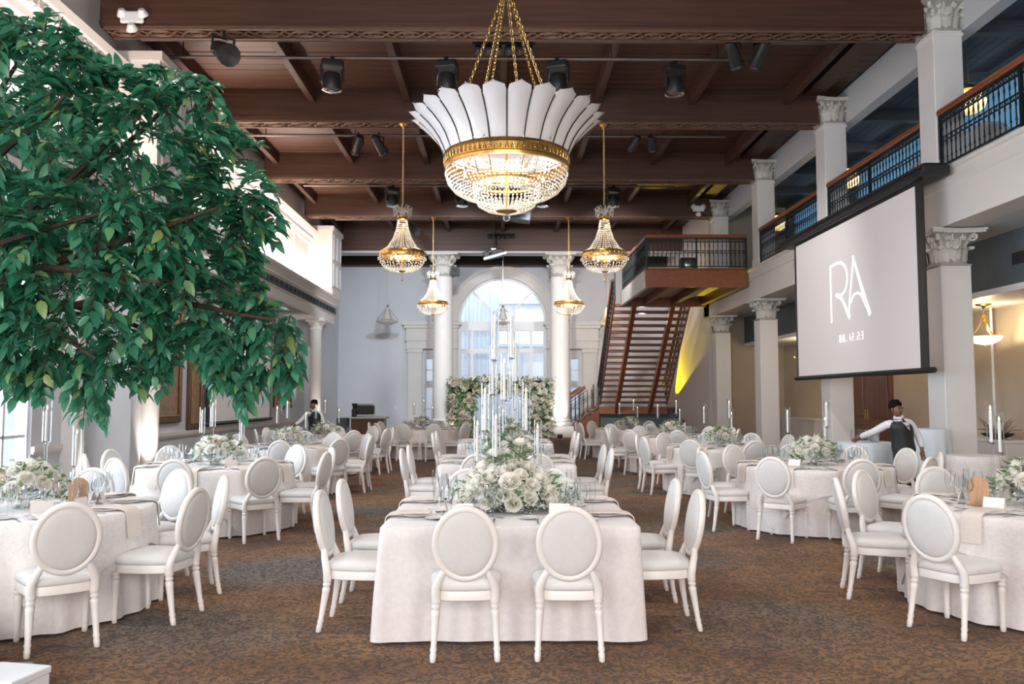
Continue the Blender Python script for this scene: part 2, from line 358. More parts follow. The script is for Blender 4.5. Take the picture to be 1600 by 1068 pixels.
def wall_y(name, x0, x1, y0, y1, z0, z1, ops, m, label=None):
    b=MB(); ys=y0
    for (a,c,za,zb) in sorted(ops):
        if a>ys: b.box(x0,x1,ys,a,z0,z1)
        if za>z0: b.box(x0,x1,a,c,z0,za)
        if zb<z1: b.box(x0,x1,a,c,zb,z1)
        ys=c
    if ys<y1: b.box(x0,x1,ys,y1,z0,z1)
    return struct(b.build(name,m,smooth=False),label)
LW=[(0.9,3.5,0.5,4.4),(4.9,7.5,0.5,4.4),(8.9,11.5,0.5,4.4),(11.95,13.2,0.12,3.7)]
wl=wall_y('wall_left',-7.75,-7.5,-7.3,31.9,0,4.55,LW,M['wall_grey'],'pale grey left wall with chair rail')
struct(MB().box(-7.75,-7.2,-7.3,31.9,4.55,ZC+.1).build('wall_left',M['plaster'],smooth=False),'upper left wall above the ledge')
struct(MB().box(-7.75,-7.4,31.9,YE,0,ZC+.1).build('wall_left',M['wall_grey'],smooth=False),'grey side wall by the espresso bar')
WN=[0]
def window_y(x, a, c, z0, z1, nv, nh, label):
    WN[0]+=1; b=MB(); t=0.06
    b.box(x-.06,x+.06,a,a+t,z0,z1); b.box(x-.06,x+.06,c-t,c,z0,z1); b.box(x-.06,x+.06,a+t,c-t,z0,z0+t); b.box(x-.06,x+.06,a+t,c-t,z1-t,z1)
    w_=struct(b.build('window_%d'%WN[0],M['white'],smooth=False),label)
    bm=MB().box(-.03,.03,-.025,.025,0,z1-z0-2*t).mesh('muntin',M['white'],False)
    for i in range(1,nv): link('muntin',bm,w_,(x,a+(c-a)*i/nv,z0+t))
    hm=MB().box(-.03,.03,0,c-a-2*t,-.025,.025).mesh('muntin',M['white'],False)
    for i in range(1,nh): link('muntin',hm,w_,(x,a+t,z0+(z1-z0)*i/nh))
    ys=(c-a)/nv; zs=(z1-z0)/nh; pmesh=MB().box(-.006,.006,-ys/2+.02,ys/2-.02,-zs/2+.02,zs/2-.02).mesh('pane',M['pane'],False)
    for i in range(nv):
        for j in range(nh): link('pane',pmesh,w_,(x,a+ys*(i+.5),z0+zs*(j+.5)))
    return w_
for i,(a,c,z0,z1) in enumerate(LW[:3]): window_y(-7.6,a,c,z0,z1,3,4,'tall left window, %s from the camera end'%('first','second','third')[i])
window_y(-7.6,*LW[3],2,4,'tall bright window at the left edge behind the tree')
# chair rail, baseboard
b=MB()
for (y0,y1) in ((-7,0.9),(3.5,4.9),(7.5,8.9),(11.5,11.95),(13.2,31.9)):
    b.box(-7.5,-7.44,y0,y1,0.76,0.84); b.box(-7.5,-7.455,y0,y1,0.72,0.76)
struct(b.build('trim_1',M['plaster'],smooth=False),'chair rail on the left wall')
b=MB()
for (y0,y1) in ((-7,11.95),(13.2,31.9)): b.box(-7.5,-7.47,y0,y1,0,0.16)
struct(b.build('baseboard_left',M['plaster'],smooth=False),'baseboard along the left wall')
# ledge / entablature on the left
prof=[(-7.5,4.45),(-6.58,4.45),(-6.56,4.50),(-6.56,4.76),(-6.50,4.80),(-6.50,5.08),(-6.44,5.12),(-6.44,5.18),(-6.36,5.28),(-6.30,5.34),(-6.30,5.42),(-7.2,5.45),(-7.5,5.45)]
def extr_y(prof,y0,y1):
    n=len(prof); b=MB(); b.add([(x,y0,z) for x,z in prof]+[(x,y1,z) for x,z in prof],[tuple(range(n)),tuple(range(2*n-1,n-1,-1))]+[((j+1)%n,j,j+n,(j+1)%n+n) for j in range(n)]); return b
lg=struct(extr_y(prof,-7.3,31.9).build('trim_2',M['plaster'],smooth=False),'cream entablature ledge along the left wall')
MB().box(-6.5,-6.49,-7.3,31.88,4.82,5.06).build('dark_frieze',M['slate'],lg,False)
um=MB(); um.lathe([(0.02,-.09),(0.05,-.08),(0.02,-.05),(0.07,0.0),(0.06,.05),(0.03,.06),(0.05,.09)],8,TR(0,0,0,0,0,0))
um.tube([(0,-.20,-.05),(0,-.14,.06),(0,-.08,-.02),(0,-.12,-.06)],0.018,4); um.tube([(0,.20,-.05),(0,.14,.06),(0,.08,-.02),(0,.12,-.06)],0.018,4)
for i in range(len(um.v)): um.v[i]=(um.v[i][0]*0.25,um.v[i][1],um.v[i][2])
umm=um.mesh('frieze_ornament',M['dark'])
y=16.2
while y<31.6: link('frieze_ornament',umm,lg,(-6.485,y,4.94)); y+=0.52
# clerestory: shallow panels, crown moulding with dentils, projecting bays
cr=[(-7.25,7.30),(-7.12,7.30),(-7.10,7.42),(-7.02,7.46),(-7.02,7.58),(-6.92,7.64),(-6.86,7.76),(-7.25,7.78)]
def crown(y0,y1,lab,n):
    c_=struct(extr_y(cr,y0,y1).build('trim_%d'%n,M['plaster'],smooth=False),lab)
    return c_
c1=crown(-7.3,14.8,'upper crown moulding left of the near bay, behind the tree',3); crown(16.6,30.2,'upper crown moulding between the two left bays',4)
dm=MB().box(-7.12,-7.0,-.05,.05,7.46,7.57).mesh('dentil',M['plaster'],False)
y=9.0
while y<14.75: link('dentil',dm,c1,(0.05,y,0)); y+=0.17
b=MB(); y=17.2; 
pp=MB().box(-7.2,-7.15,-.22,.22,5.45,7.3).mesh('wall_pilaster',M['plaster'],False); pl0=None
for j,yy in enumerate((17.2,19.4,21.6,23.8,26.0,28.2)):
    q=link('trim_%d'%(5+j),pp,None,(0,yy,0)); struct(q,'shallow cream pilaster on the upper left wall, %s from the camera'%('first','second','third','fourth','fifth','sixth')[j])
for j,(y0,y1,lab) in enumerate(((14.8,16.6,'projecting cream bay above the near lit column'),(30.2,31.9,'projecting cream bay at the far end of the ledge'))):
    b=MB(); b.box(-7.3,-6.32,y0,y1,5.4,ZB); b.box(-7.3,-6.26,y0-.05,y1+.05,ZB-0.18,ZB-.02); b.box(-7.3,-6.28,y0-.03,y1+.03,5.4,5.62)
    bay=struct(b.build('wall_bay',M['wall_cream'],smooth=False),lab)
    fr=MB(); gl=MB()
    for (za,zb) in ((5.75,6.6),(6.75,7.7)):
        for (ya,yb2) in ((y0+.18,y0+(y1-y0)/2-.04),(y0+(y1-y0)/2+.04,y1-.18)):
            f=MB(); f.box(-6.32,-6.285,ya,ya+.05,za,zb); f.box(-6.32,-6.285,yb2-.05,yb2,za,zb); f.box(-6.32,-6.285,ya+.05,yb2-.05,za,za+.05); f.box(-6.32,-6.285,ya+.05,yb2-.05,zb-.05,zb)
            p=f.build('window_frame',M['plaster'],bay,False)
            MB().box(-6.32,-6.31,ya+.05,yb2-.05,za+.05,zb-.05).build('pane',M['white'],p,False)
# LED strip housing on the ledge
for y0,y1,lab in ((16.6,30.1,'slim LED strip standing on the left ledge below the cream pilasters'),(0.6,14.6,'slim LED strip standing on the left ledge behind the tree')):
    o=MB().box(-6.70,-6.54,y0,y1,5.452,5.49).build('led_strip',M['white'],smooth=False); tag(o,lab,'light strip')

# ---------------- columns
def leaf_mesh():
    b=MB(); prof=[(0.0,0.0),(0.02,0.25),(0.025,0.5),(0.04,0.72),(0.085,0.9),(0.14,0.94),(0.165,0.86),(0.15,0.78)]; wd=[.10,.14,.13,.15,.13,.10,.06,.02]
    rows=[]
    for (yo,z),w_ in zip(prof,wd):
        rows.append([(w_*t, yo-0.05*abs(t)+(0.012 if t==0 else 0), z-0.05*abs(t)) for t in (-1,-.5,0,.5,1)])
    b.grid(rows); rows2=[[(x,y-0.02,z) for (x,y,z) in r] for r in rows]; b.grid([r[::-1] for r in rows2]); return b
LEAF=leaf_mesh().mesh('acanthus_leaf',M['capital'],True,60)
def vol_mesh():
    b=MB(); pts=[]; 
    pts=[(0,0.0,0.0),(0,0.06,0.16),(0,0.13,0.27)]
    for i in range(13):
        a=R(60)-i*R(38); r=0.085*(1-i/15); pts.append((0,0.16+r*math.cos(a),0.25+r*math.sin(a)))
    b.tube(pts,[0.03]*3+[0.034-0.0013*i for i in range(13)],5); return b
VOL=vol_mesh().mesh('volute',M['capital'])
def capital(parent, z, w_, h, square):
    b=MB(); n=24
    def rad(a, r, sq):
        if not sq: return r
        return r/ (abs(math.cos(a))**5+abs(math.sin(a))**5)**(1/5)
    rows=[]
    for t,r in ((0,.50),(0.0,.56),(.04,.565),(.06,.46),(.3,.40),(.6,.42),(.8,.52),(.88,.60)):
        rows.append([(w_*rad(2*PI*j/n,r,square)*math.cos(2*PI*j/n), w_*rad(2*PI*j/n,r,square)*math.sin(2*PI*j/n), h*t) for j in range(n)])
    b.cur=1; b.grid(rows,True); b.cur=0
    ab=[]
    for q in range(4):
        for t in (-.9,-.45,0,.45,.9):
            rr=.64+.20*abs(t)**1.6; a=R(90)*q; x=w_*rr*1.0; ypos=w_*t*.86
            ab.append((math.cos(a)*x-math.sin(a)*ypos, math.sin(a)*x+math.cos(a)*ypos))
    b.prism(ab,h*.88,h*.94); b.prism([(x*1.05,y*1.05) for x,y in ab],h*.94,h)
    c=b.build('capital',[M['capital'],M['capital_wash_shade']],parent,True,40,(0,0,z))
    for j in range(8):
        a=2*PI*j/8; r0=rad(a,.43,square)*w_
        link('acanthus_leaf',LEAF,c,(r0*math.cos(a),r0*math.sin(a),h*.06),a-PI/2,scale=(w_*1.5,w_*1.5,h*.50))
        a+=PI/8; r0=rad(a,.41,square)*w_
        link('acanthus_leaf',LEAF,c,(r0*math.cos(a),r0*math.sin(a),h*.10),a-PI/2,scale=(w_*1.35,w_*1.4,h*.76))
    for q in range(4):
        a=R(45)+R(90)*q; r0=rad(a,.42,square)*w_
        if square: r0*=.92
        link('volute',VOL,c,(r0*math.cos(a),r0*math.sin(a),h*.46),a-PI/2,scale=(w_*1.9,w_*1.6,h*1.25))
        for s_ in (-1,1):
            a2=R(90)*q+s_*R(14); r1=rad(a2,.50,square)*w_
            link('volute',VOL,c,(r1*math.cos(a2),r1*math.sin(a2),h*.5),a2-PI/2,scale=(w_*1.0,w_*.7,h*1.0))
    return c
ordn=('nearest the camera','second from the camera','third from the camera','fourth from the camera')
for i,y in enumerate(YC):
    t=thing('column','square cream column of the right arcade, '+ordn[i],None,(XR+.26,y+.28,0),kind='structure')
    MB().cbox(-.26,.26,-.28,.28,0.34,3.86,0.012).build('shaft',M['plaster'],t,False)
    b=MB(); b.cbox(-.32,.32,-.34,.34,0,.26,.01); b.cbox(-.29,.29,-.31,.31,.26,.34,.015); b.build('base',M['wall_cream'],t,False)
    capital(t,3.86,.56,.62,True)
    t=thing('column','square cream gallery column on the right balcony, '+ordn[i],None,(XR+.26,y+.28,5.46),kind='structure')
    MB().cbox(-.255,.255,-.275,.275,0.22,2.52,0.012).build('shaft',M['plaster'],t,False)
    b=MB(); b.cbox(-.275,.275,-.295,.295,0,.22,.01); b.cbox(-.275,.275,-.295,.295,2.40,2.46,.01); b.build('base',M['plaster'],t,False)
    capital(t,2.50,.54,.58,True)
for x,lab in ((-2.46,'tall round column left of the arched window'),(2.38,'tall round column right of the arched window')):
    t=thing('column',lab,None,(x,33.75,0),kind='structure')
    b=MB(); b.lathe([(.39,.75),(.41,1.2),(.41,3.5),(.385,6.60)],28,cap=False); b.build('shaft',M['plaster'],t,True)
    b=MB(); b.cbox(-.52,.52,-.52,.52,0,.45,.015); b.lathe([(.50,.45),(.53,.52),(.50,.60),(.43,.63),(.45,.68),(.42,.75)],28); b.build('base',M['plaster'],t,True)
    capital(t,6.58,.80,.98,False)
for y,lab in ((15.72,'round lit column at the left, below the near bay'),(29.7,'round lit column at the far end of the left wall')):
    t=thing('column',lab,None,(-6.76,y,0),kind='structure')
    b=MB(); b.lathe([(.215,.3),(.22,1.5),(.20,4.05)],24,cap=False); b.build('shaft',M['plaster'],t,True)
    b=MB(); b.cbox(-.30,.30,-.30,.30,0,.16,.01); b.lathe([(.28,.16),(.29,.2),(.25,.27),(.22,.3)],24); b.build('base',M['plaster'],t,True)
    b=MB(); b.lathe([(.20,4.05),(.24,4.08),(.22,4.12),(.22,4.2),(.30,4.32),(.30,4.36)],24); b.cbox(-.33,.33,-.33,.33,4.35,4.46,.01); b.build('capital',M['plaster'],t,True)
struct(MB().cbox(-7.5,-6.66,14.82,15.25,0,4.46,.01).build('wall_pier',M['wall_grey'],smooth=False),'grey wall pier left of the near lit column')
struct(MB().cbox(-7.5,-7.22,14.05,14.32,0,4.46,.01).build('wall_pier',M['plaster'],smooth=False),'narrow cream pilaster beside the grey pier')

# ---------------- right arcade: fascia, gallery, aisle
fp=[(7.44,4.5),(7.96,4.5),(7.96,5.46),(7.38,5.46),(7.38,5.40),(7.42,5.38),(7.42,5.14),(7.44,5.12)]
struct(extr_y(fp,-7.3,30).build('wall_right',M['wall_cream'],smooth=False),'cream gallery front above the right arcade')
struct(MB().box(7.96,10.5,-7.3,30,5.2,5.46).build('floor',M['carpet'],smooth=False),'gallery floor on the right')
struct(MB().box(7.96,8.8,-7.3,30,4.5,4.6).build('ceiling',M['soffit'],smooth=False),'pale soffit beside the right arcade')
b=MB()
struct(MB().box(8.8,8.9,-7.3,30,3.55,4.5).build('wall_right',M['slate'],smooth=False),'dark slate bulkhead above the right aisle')
struct(MB().box(8.75,10.3,-7.3,30,3.45,3.56).build('ceiling',M['white'],smooth=False),'low white ceiling of the right aisle')
wall_y('wall_right',10.2,10.45,-7.3,30,0,5.3,[(21.4,24.3,0,2.45)],M['wall_beige'],'beige back wall of the right aisle')
wall_y('wall_right',10.4,10.6,-7.3,30,5.3,ZC+.3,[(9.7,13.3,6.0,8.1),(14.2,17.8,6.0,8.1),(19.2,22.8,6.0,8.1),(24.2,27.8,6.0,8.1)],M['slate'],'dark gallery back wall')
struct(MB().box(7.96,10.4,29.6,30,0,ZC).build('wall_right',M['wall_beige'],smooth=False),'end wall of the right aisle and gallery')
struct(MB().box(7.44,8.0,29.3,YE,0,ZC).build('wall_right',M['wall_cream'],smooth=False),'cream wall beside the staircase')
struct(MB().cbox(7.98,8.26,-7.3,29.6,7.98,ZC,0.01).build('wall_right',M['soffit'],smooth=False),'pale lintel above the gallery columns')
struct(MB().box(-7.6,8.0,42.0,42.3,0,10).build('wall_lobby',M['white'],smooth=False),'white lobby wall seen through the arched window')
lw_=MB()
for x_ in (-4.2,-2.9,-.3,.9,2.6): lw_.box(x_,x_+.12,41.9,42,0,4.2)
lw_.box(-4.2,2.72,41.9,42,4.2,4.35); lw_.box(-7.6,8,41.85,42,6.4,6.7); struct(lw_.build('trim_17',M['soffit'],smooth=False),'pale frames on the lobby wall')
gc=struct(MB().box(8.2,10.5,-7.3,30,8.62,8.8).build('ceiling',M['dark'],smooth=False),'dark slate plank ceiling of the gallery')
gp=MB().cbox(0.004,.206,0,20,8.58,8.63,.004).mesh('ceiling_plank',M['slate_wood'],False)
for i in range(11): link('ceiling_plank',gp,gc,(8.14+i*.21,9.8,rnd.uniform(-.004,.004)))
gb=MB().cbox(8.2,10.4,0,.22,8.34,8.6,.01).mesh('ceiling_beam',M['slate_wood'],False)
for y in (12.2,14.6,17.0,19.4,21.8,24.2,26.6): link('ceiling_beam',gb,gc,(0,y,0))
struct(MB().box(-7.75,10.6,-7.6,-7.35,0,0.9).build('wall_front',M['wall_grey'],smooth=False),'wall below the windows behind the camera')
b=MB()
for x0,x1 in ((-7.75,-6.4),(-2.8,-1.6),(2.0,3.2),(6.8,10.6)): b.box(x0,x1,-7.6,-7.35,.9,6.9)
b.box(-7.75,10.6,-7.6,-7.35,6.9,9); struct(b.build('wall_front',M['wall_grey'],smooth=False),'window wall behind the camera')
# windows + blue drapes of the gallery
for i,y in enumerate((11.5,16.0,21.0,26.0)):
    window_y(10.5,y-1.8,y+1.8,6.0,8.1,3,2,'gallery window behind blue drape, %s from the camera'%('first','second','third','fourth')[i])
    rows=[]
    for z in (5.465,6.4,7.3,8.2):
        rows.append([(10.12+0.05*math.sin(t*2*PI*3.1)+.01*math.sin(t*23), y-2.05+t*4.1/1.0, z) for t in [q/60 for q in range(61)]])
    dr=translucent
    o=MB().grid(rows).build('drape',M['drape_blue'],ang=180); tag(o,'long blue drape in the right gallery, %s from the camera'%('first','second','third','fourth')[i],'drape')
translucent(M['drape_blue'],0.5,(0.22,0.42,0.58))
# end wall with arched window
aX=0.0; aR=1.98; aZ=5.05
b=MB(); F=TR(0,YE,0,rx=PI/2)
def half(sign):
    for (x0,x1,zs) in ((1.98,3.08,None),(3.08,3.46,((0.15,2.05),(2.35,3.35))),(3.46,7.6,None)):
        if zs is None: b.box(min(sign*x0,sign*x1),max(sign*x0,sign*x1),YE,YE+.3,0,ZC)
        else:
            zz=0
            for (a,c) in zs: b.box(min(sign*x0,sign*x1),max(sign*x0,sign*x1),YE,YE+.3,zz,a); zz=c
            b.box(min(sign*x0,sign*x1),max(sign*x0,sign*x1),YE,YE+.3,zz,ZC)
half(1); half(-1)
n=24; arc=[(aR*math.cos(PI*i/n),aZ+aR*math.sin(PI*i/n)) for i in range(n+1)]
for i in range(n):
    (xa,za),(xb,zb)=arc[i],arc[i+1]
    b.prism([(xb,zb),(xa,za),(xa,ZC),(xb,ZC)],-.3,0,F)
we=struct(b.build('wall_far',M['wall_grey'],smooth=False),'blue-grey end wall around the arched window')
def ring(r0,r1,d0,d1,name,m,parent,label=None):
    b=MB()
    for i in range(n):
        a0,a1=PI*i/n,PI*(i+1)/n
        b.prism([(r0*math.cos(a0),aZ+r0*math.sin(a0)),(r1*math.cos(a0),aZ+r1*math.sin(a0)),(r1*math.cos(a1),aZ+r1*math.sin(a1)),(r0*math.cos(a1),aZ+r0*math.sin(a1))],d0,d1,F)
    return b.build(name,m,parent,False)
am=struct(ring(1.98,2.5,0,.14,'trim_11',M['plaster'],None),'broad white arch moulding around the end window')
ring(2.38,2.5,.14,.20,'outer_moulding',M['plaster'],am); ring(1.98,2.1,.14,.19,'inner_moulding',M['plaster'],am)
WN[0]+=1
b=MB(); b.box(-1.98,1.98,YE-.02,YE+.12,4.62,5.05)
for x in (-1.98,1.86): b.box(x,x+.12,YE-.01,YE+.1,0.1,4.62)
b.box(-1.86,1.86,YE-.01,YE+.1,2.38,2.56)
wa=struct(b.build('window_%d'%WN[0],M['white'],smooth=False),'great arched end window with white muntins')
ring(1.88,1.98,-.1,.02,'arch_frame',M['white'],wa)
for x in (-1.36,-.42,.52,1.30): MB().box(x-.06,x+.06,YE+.004,YE+.094,.1,4.61).build('mullion',M['white'],wa,False)
MB().box(-1.85,1.85,YE-.006,YE+.084,3.62,3.80).build('transom',M['white'],wa,False)
for a in (45,90,135):
    MB().box(.55,1.9,-.05,.05,-.09,.0,TR(0,YE,aZ,0,-R(a),0)@TR(0,0,0,rx=PI/2)).build('muntin',M['white'],wa,False)
b=MB()
for i in range(12):
    a0,a1=PI*i/12,PI*(i+1)/12
    b.prism([(r*math.cos(a),aZ+r*math.sin(a)) for r,a in ((.5,a0),(.58,a0),(.58,a1),(.5,a1))],-.08,0,F)
b.build('fan_hub',M['white'],wa,False)
xs=[-1.86,-1.36,-.42,.52,1.30,1.86]
for i in range(5):
    for (z0,z1) in ((3.8,4.62),(2.56,3.62),(.1,2.38)):
        MB().box(xs[i]+.03,xs[i+1]-.03,YE+.04,YE+.05,z0,z1).build('pane',M['pane'],wa,False)
b=MB(); b.prism(arc,-.05,-.04,F); b.build('pane',M['pane'],wa,False)
for sg,lab in ((-1,'narrow side window left of the arch'),(1,'narrow side window right of the arch')):
    for (z0,z1,hh) in ((.15,2.05,'lower'),(2.35,3.35,'upper')):
        WN[0]+=1; x0,x1=sorted((sg*3.08,sg*3.46)); b=MB()
        b.box(x0,x0+.04,YE+.02,YE+.1,z0,z1); b.box(x1-.04,x1,YE+.02,YE+.1,z0,z1); b.box(x0,x1,YE+.02,YE+.1,(z0+z1)/2-.02,(z0+z1)/2+.02)
        w2=struct(b.build('window_%d'%WN[0],M['white'],smooth=False),hh+' '+lab)
        MB().box(x0+.04,x1-.04,YE+.05,YE+.06,z0,z1).build('pane',M['pane'],w2,False)
# entablatures and pilasters beside the arch
for sg,lab in ((-1,'white entablature and pilaster left of the arch'),(1,'white entablature and pilaster right of the arch')):
    b=MB()
    def bx(xa,xb,d,z0,z1): x0,x1=sorted((sg*xa,sg*xb)); b.cbox(x0,x1,YE-d,YE+.02,z0,z1,.008)
    bx(1.85,4.50,.34,4.86,5.02); bx(1.95,4.42,.28,4.72,4.86); bx(2.02,4.34,.20,4.25,4.72); bx(2.0,4.38,.24,4.15,4.25); bx(2.05,4.32,.20,3.86,4.15); bx(2.0,4.36,.23,3.80,3.86)
    en=struct(b.build('trim_%d'%(13+sg),M['plaster'],smooth=False),lab)
    x0,x1=sorted((sg*3.62,sg*4.26)); b=MB(); b.cbox(x0,x1,YE-.16,YE+.02,.3,3.8,.01); b.cbox(x0-.05,x1+.05,YE-.2,YE+.02,0,.3,.01); b.cbox(x0-.04,x1+.04,YE-.2,YE+.02,3.62,3.8,.01)
    b.build('pilaster',M['plaster'],en,False)
    x0,x1=sorted((sg*2.05,sg*2.95)); MB().cbox(x0,x1,YE-.14,YE+.02,0,3.8,.01).build('pilaster',M['plaster'],en,False)
struct(MB().box(-7.4,7.44,YE-.5,YE,7.62,8.2).build('trim_15',M['dark'],smooth=False),'dark cornice band at the top of the end wall')
struct(MB().box(-7.4,7.44,YE-.35,YE,7.52,7.62).build('trim_16',M['beam_wood'],smooth=False),'brown moulding below the dark cornice')
b=MB(); b.box(-7.4,-2.6,YE-.03,YE,0,.16); b.box(2.6,7.44,YE-.03,YE,0,.16); struct(b.build('baseboard_far',M['plaster'],smooth=False),'baseboard of the end wall')
rows=[]
for z in (0.0,2.5,4.6,6.9):
    rows.append([(-1.9+1.75*t, YE+.75+.06*math.sin(t*2*PI*9)+.02*math.sin(t*31), z) for t in [q/90 for q in range(91)]])
tag(MB().grid(rows).build('curtain',M['curtain'],ang=180),'sheer pleated curtain behind the left half of the arched window','curtain')
# doors in the aisle
b=MB(); b.box(10.14,10.24,21.28,21.4,0,2.57); b.box(10.14,10.24,24.3,24.42,0,2.57); b.box(10.14,10.24,21.4,24.3,2.45,2.57)
dr=struct(b.build('door_1',M['door_wood'],smooth=False),'brown double door in the beige wall, framed in wood')
for y0 in (21.4,22.855):
    d=MB().cbox(10.2,10.26,y0,y0+1.445,0.01,2.45,.006).build('door_leaf',M['door_wood'],dr,False)
    for z0,z1 in ((.2,.85),(1.05,2.25)):
        f=MB(); f.cbox(10.175,10.21,y0+.2,y0+1.245,z0,z1,.02); f.build('door_panel',M['door_wood'],d,False)
    yh=22.76 if y0<22 else 22.94
    MB().box(10.17,10.2,yh-.045,yh+.045,1.0,1.3).build('handle_plate',M['brass'],d,False)
    MB().tube([(10.17,yh,1.15),(10.13,yh,1.15),(10.12,yh+(-.1 if y0<22 else .1),1.15)],.012,6).build('handle',M['brass'],d)
tag(MB().box(10.13,10.19,22.6,23.1,2.6,2.72).build('exit_sign',M['white'],smooth=False),'small white sign plate above the brown double door','sign')
tag(MB().box(8.785,8.8,13.0,13.9,3.9,4.1).build('air_vent',M['dark'],smooth=False),'dark air vent in the slate bulkhead','vent')
tag(MB().cbox(-4.85,-4.75,YE-.02,YE,1.1,1.28,.004).build('switch_plate',M['white'],smooth=False),'small white switch plate on the grey end wall','switch')

# ------------------------------------------------------------------ railings
BAL=MB(); BAL.lathe([(.013,0),(.013,.10),(.022,.12),(.013,.15),(.011,.30),(.019,.36),(.011,.42),(.011,.58),(.019,.64),(.011,.70),(.011,.80),(.013,.82)],6)
BALM=BAL.mesh('baluster',M['iron']); POSTM=MB().box(-.025,.025,-.025,.025,0,.97).mesh('post',M['iron'],False)
def ringrow(b, p0, d, L, sp, z, r):
    n=max(1,int(L/sp))
    for i in range(n):
        c=p0+d*(L*(i+.5)/n)
        b.tube([c+d*(r*math.cos(a))+Vector((0,0,z+r*math.sin(a))) for a in [2*PI*k/8 for k in range(8)]],.009,4,True)
def railing(label, p0, p1, group=None, rows=True, sp=.135, parent=None):
    """p0,p1: foot points of the railing; may slope (stairs)"""
    p0=Vector(p0); p1=Vector(p1); d3=p1-p0; L3=d3.length; u=d3.normalized(); flat=Vector((d3.x,d3.y,0)); L=flat.length; n_=int(L/sp)
    if parent is None: t=thing('railing',label,'railing',tuple(p0),group=group)
    else:
        t=link('railing',None,parent,tuple(p0))
    side=Vector((-u.y,u.x,0)).normalized()
    Rm=Matrix((u,side,u.cross(side))).transposed().to_4x4()
    b=MB(); b.cbox(-.02,L3+.02,-.055,.055,.97,1.07,.02,Rm); b.build('handrail',M['rail_wood'],t,False)
    b=MB(); b.box(0,L3,-.03,.03,0.0,.05,Rm); b.build('kick_rail',M['rail_wood'],t,False)
    b=MB(); b.box(0,L3,-.014,.014,.93,.96,Rm); b.box(0,L3,-.014,.014,.09,.115,Rm); b.box(0,L3,-.014,.014,.83,.85,Rm)
    b.box(0,L3,-.012,.012,.50,.515,Rm); b.box(0,L3,-.012,.012,.575,.59,Rm); b.build('iron_bar',M['iron'],t,False)
    for i in range(n_+1):
        q=d3*((i+.5)/(n_+1)); link('baluster',BALM,t,(q.x,q.y,q.z+.09))
    b=MB(); uu=u
    if rows:
        ringrow(b,Vector((0,0,0)),uu,L3,sp/2,.89,.028); ringrow(b,Vector((0,0,0)),uu,L3,sp,.545,.028)
        r_=b.build('ring_band',M['iron'],t); tag(r_,kind='stuff')
    for q in (Vector((0,0,0)),d3*.5,d3): link('post',POSTM,t,tuple(q))
    return t
G='iron railings with wooden handrail on the right gallery'
xr=7.5
railing('iron gallery railing at the right edge of the photo, nearest the camera',(xr,9.3,5.46),(xr,13.68,5.46),G)
railing('iron gallery railing between the two columns above the projection screen',(xr,14.28,5.46),(xr,18.48,5.46),G)
railing('iron gallery railing beside the landing, behind the far end of the screen',(xr,19.08,5.46),(xr,23.48,5.46),G)
# landing platform
t=thing('stair_landing','reddish wooden stair landing jutting from the gallery','landing',(0,0,0))
MB().cbox(4.28,7.36,24.35,24.47,4.92,5.44,.012).build('front_fascia',M['rail_wood'],t,False)
MB().cbox(4.28,4.40,24.47,29.5,4.92,5.44,.012).build('side_fascia',M['plaster'],t,False)
MB().box(4.40,7.36,24.47,29.5,5.34,5.46).build('deck',M['stair_wood'],t,False)
MB().box(4.40,7.35,24.5,29.4,5.2,5.24).build('ceiling_panel',M['soffit'],t,False)
MB().cbox(4.28,7.36,29.3,29.42,4.88,5.44,.012).build('back_fascia',M['stair_wood'],t,False)
jm2=MB().cbox(-.09,.09,24.47,29.4,4.92,5.22,.01).mesh('joist',M['stair_wood'],False)
for x in (5.15,6.15,7.2): link('joist',jm2,t,(x,0,0))
railing('iron railing across the front of the wooden stair landing',(4.36,24.45,5.46),(7.36,24.45,5.46),parent=t)
railing('iron railing along the left side of the wooden stair landing',(4.36,24.55,5.46),(4.36,29.4,5.46),parent=t)
# upper flight: descends away from the camera to the low landing
t=thing('staircase','open wooden staircase with dark treads rising to the landing','staircase',(.33,0,0))
tm=MB().cbox(3.80,6.55,-.17,.17,-.055,.04,.01).mesh('tread',M['stair_wood'],False)
nT=17; y0,z0,y1,z1=29.7,5.1,34.5,1.3
for i in range(nT):
    f=(i+.5)/nT; link('tread',tm,t,(0,y0+(y1-y0)*f,z0+(z1-z0)*f))
ang=math.atan2(z1-z0,y1-y0); LL=math.hypot(z1-z0,y1-y0)
for x in (4.45,5.85):
    MB().cbox(-.08,.08,-.1,LL+.15,-.34,-.05,.012,TR(x,y0,z0,rx=ang)).build('stringer',M['rail_wood'],t,False)
MB().cbox(3.72,6.6,34.4,34.55,.92,1.22,.01).build('landing_beam',M['rail_wood'],t,False)
MB().cbox(3.72,7.06,34.45,36.6,1.10,1.20,.01).build('low_landing',M['stair_wood'],t,False)
MB().box(3.8,7.06,34.62,36.6,0,1.1).build('plinth',M['slate'],t,False)
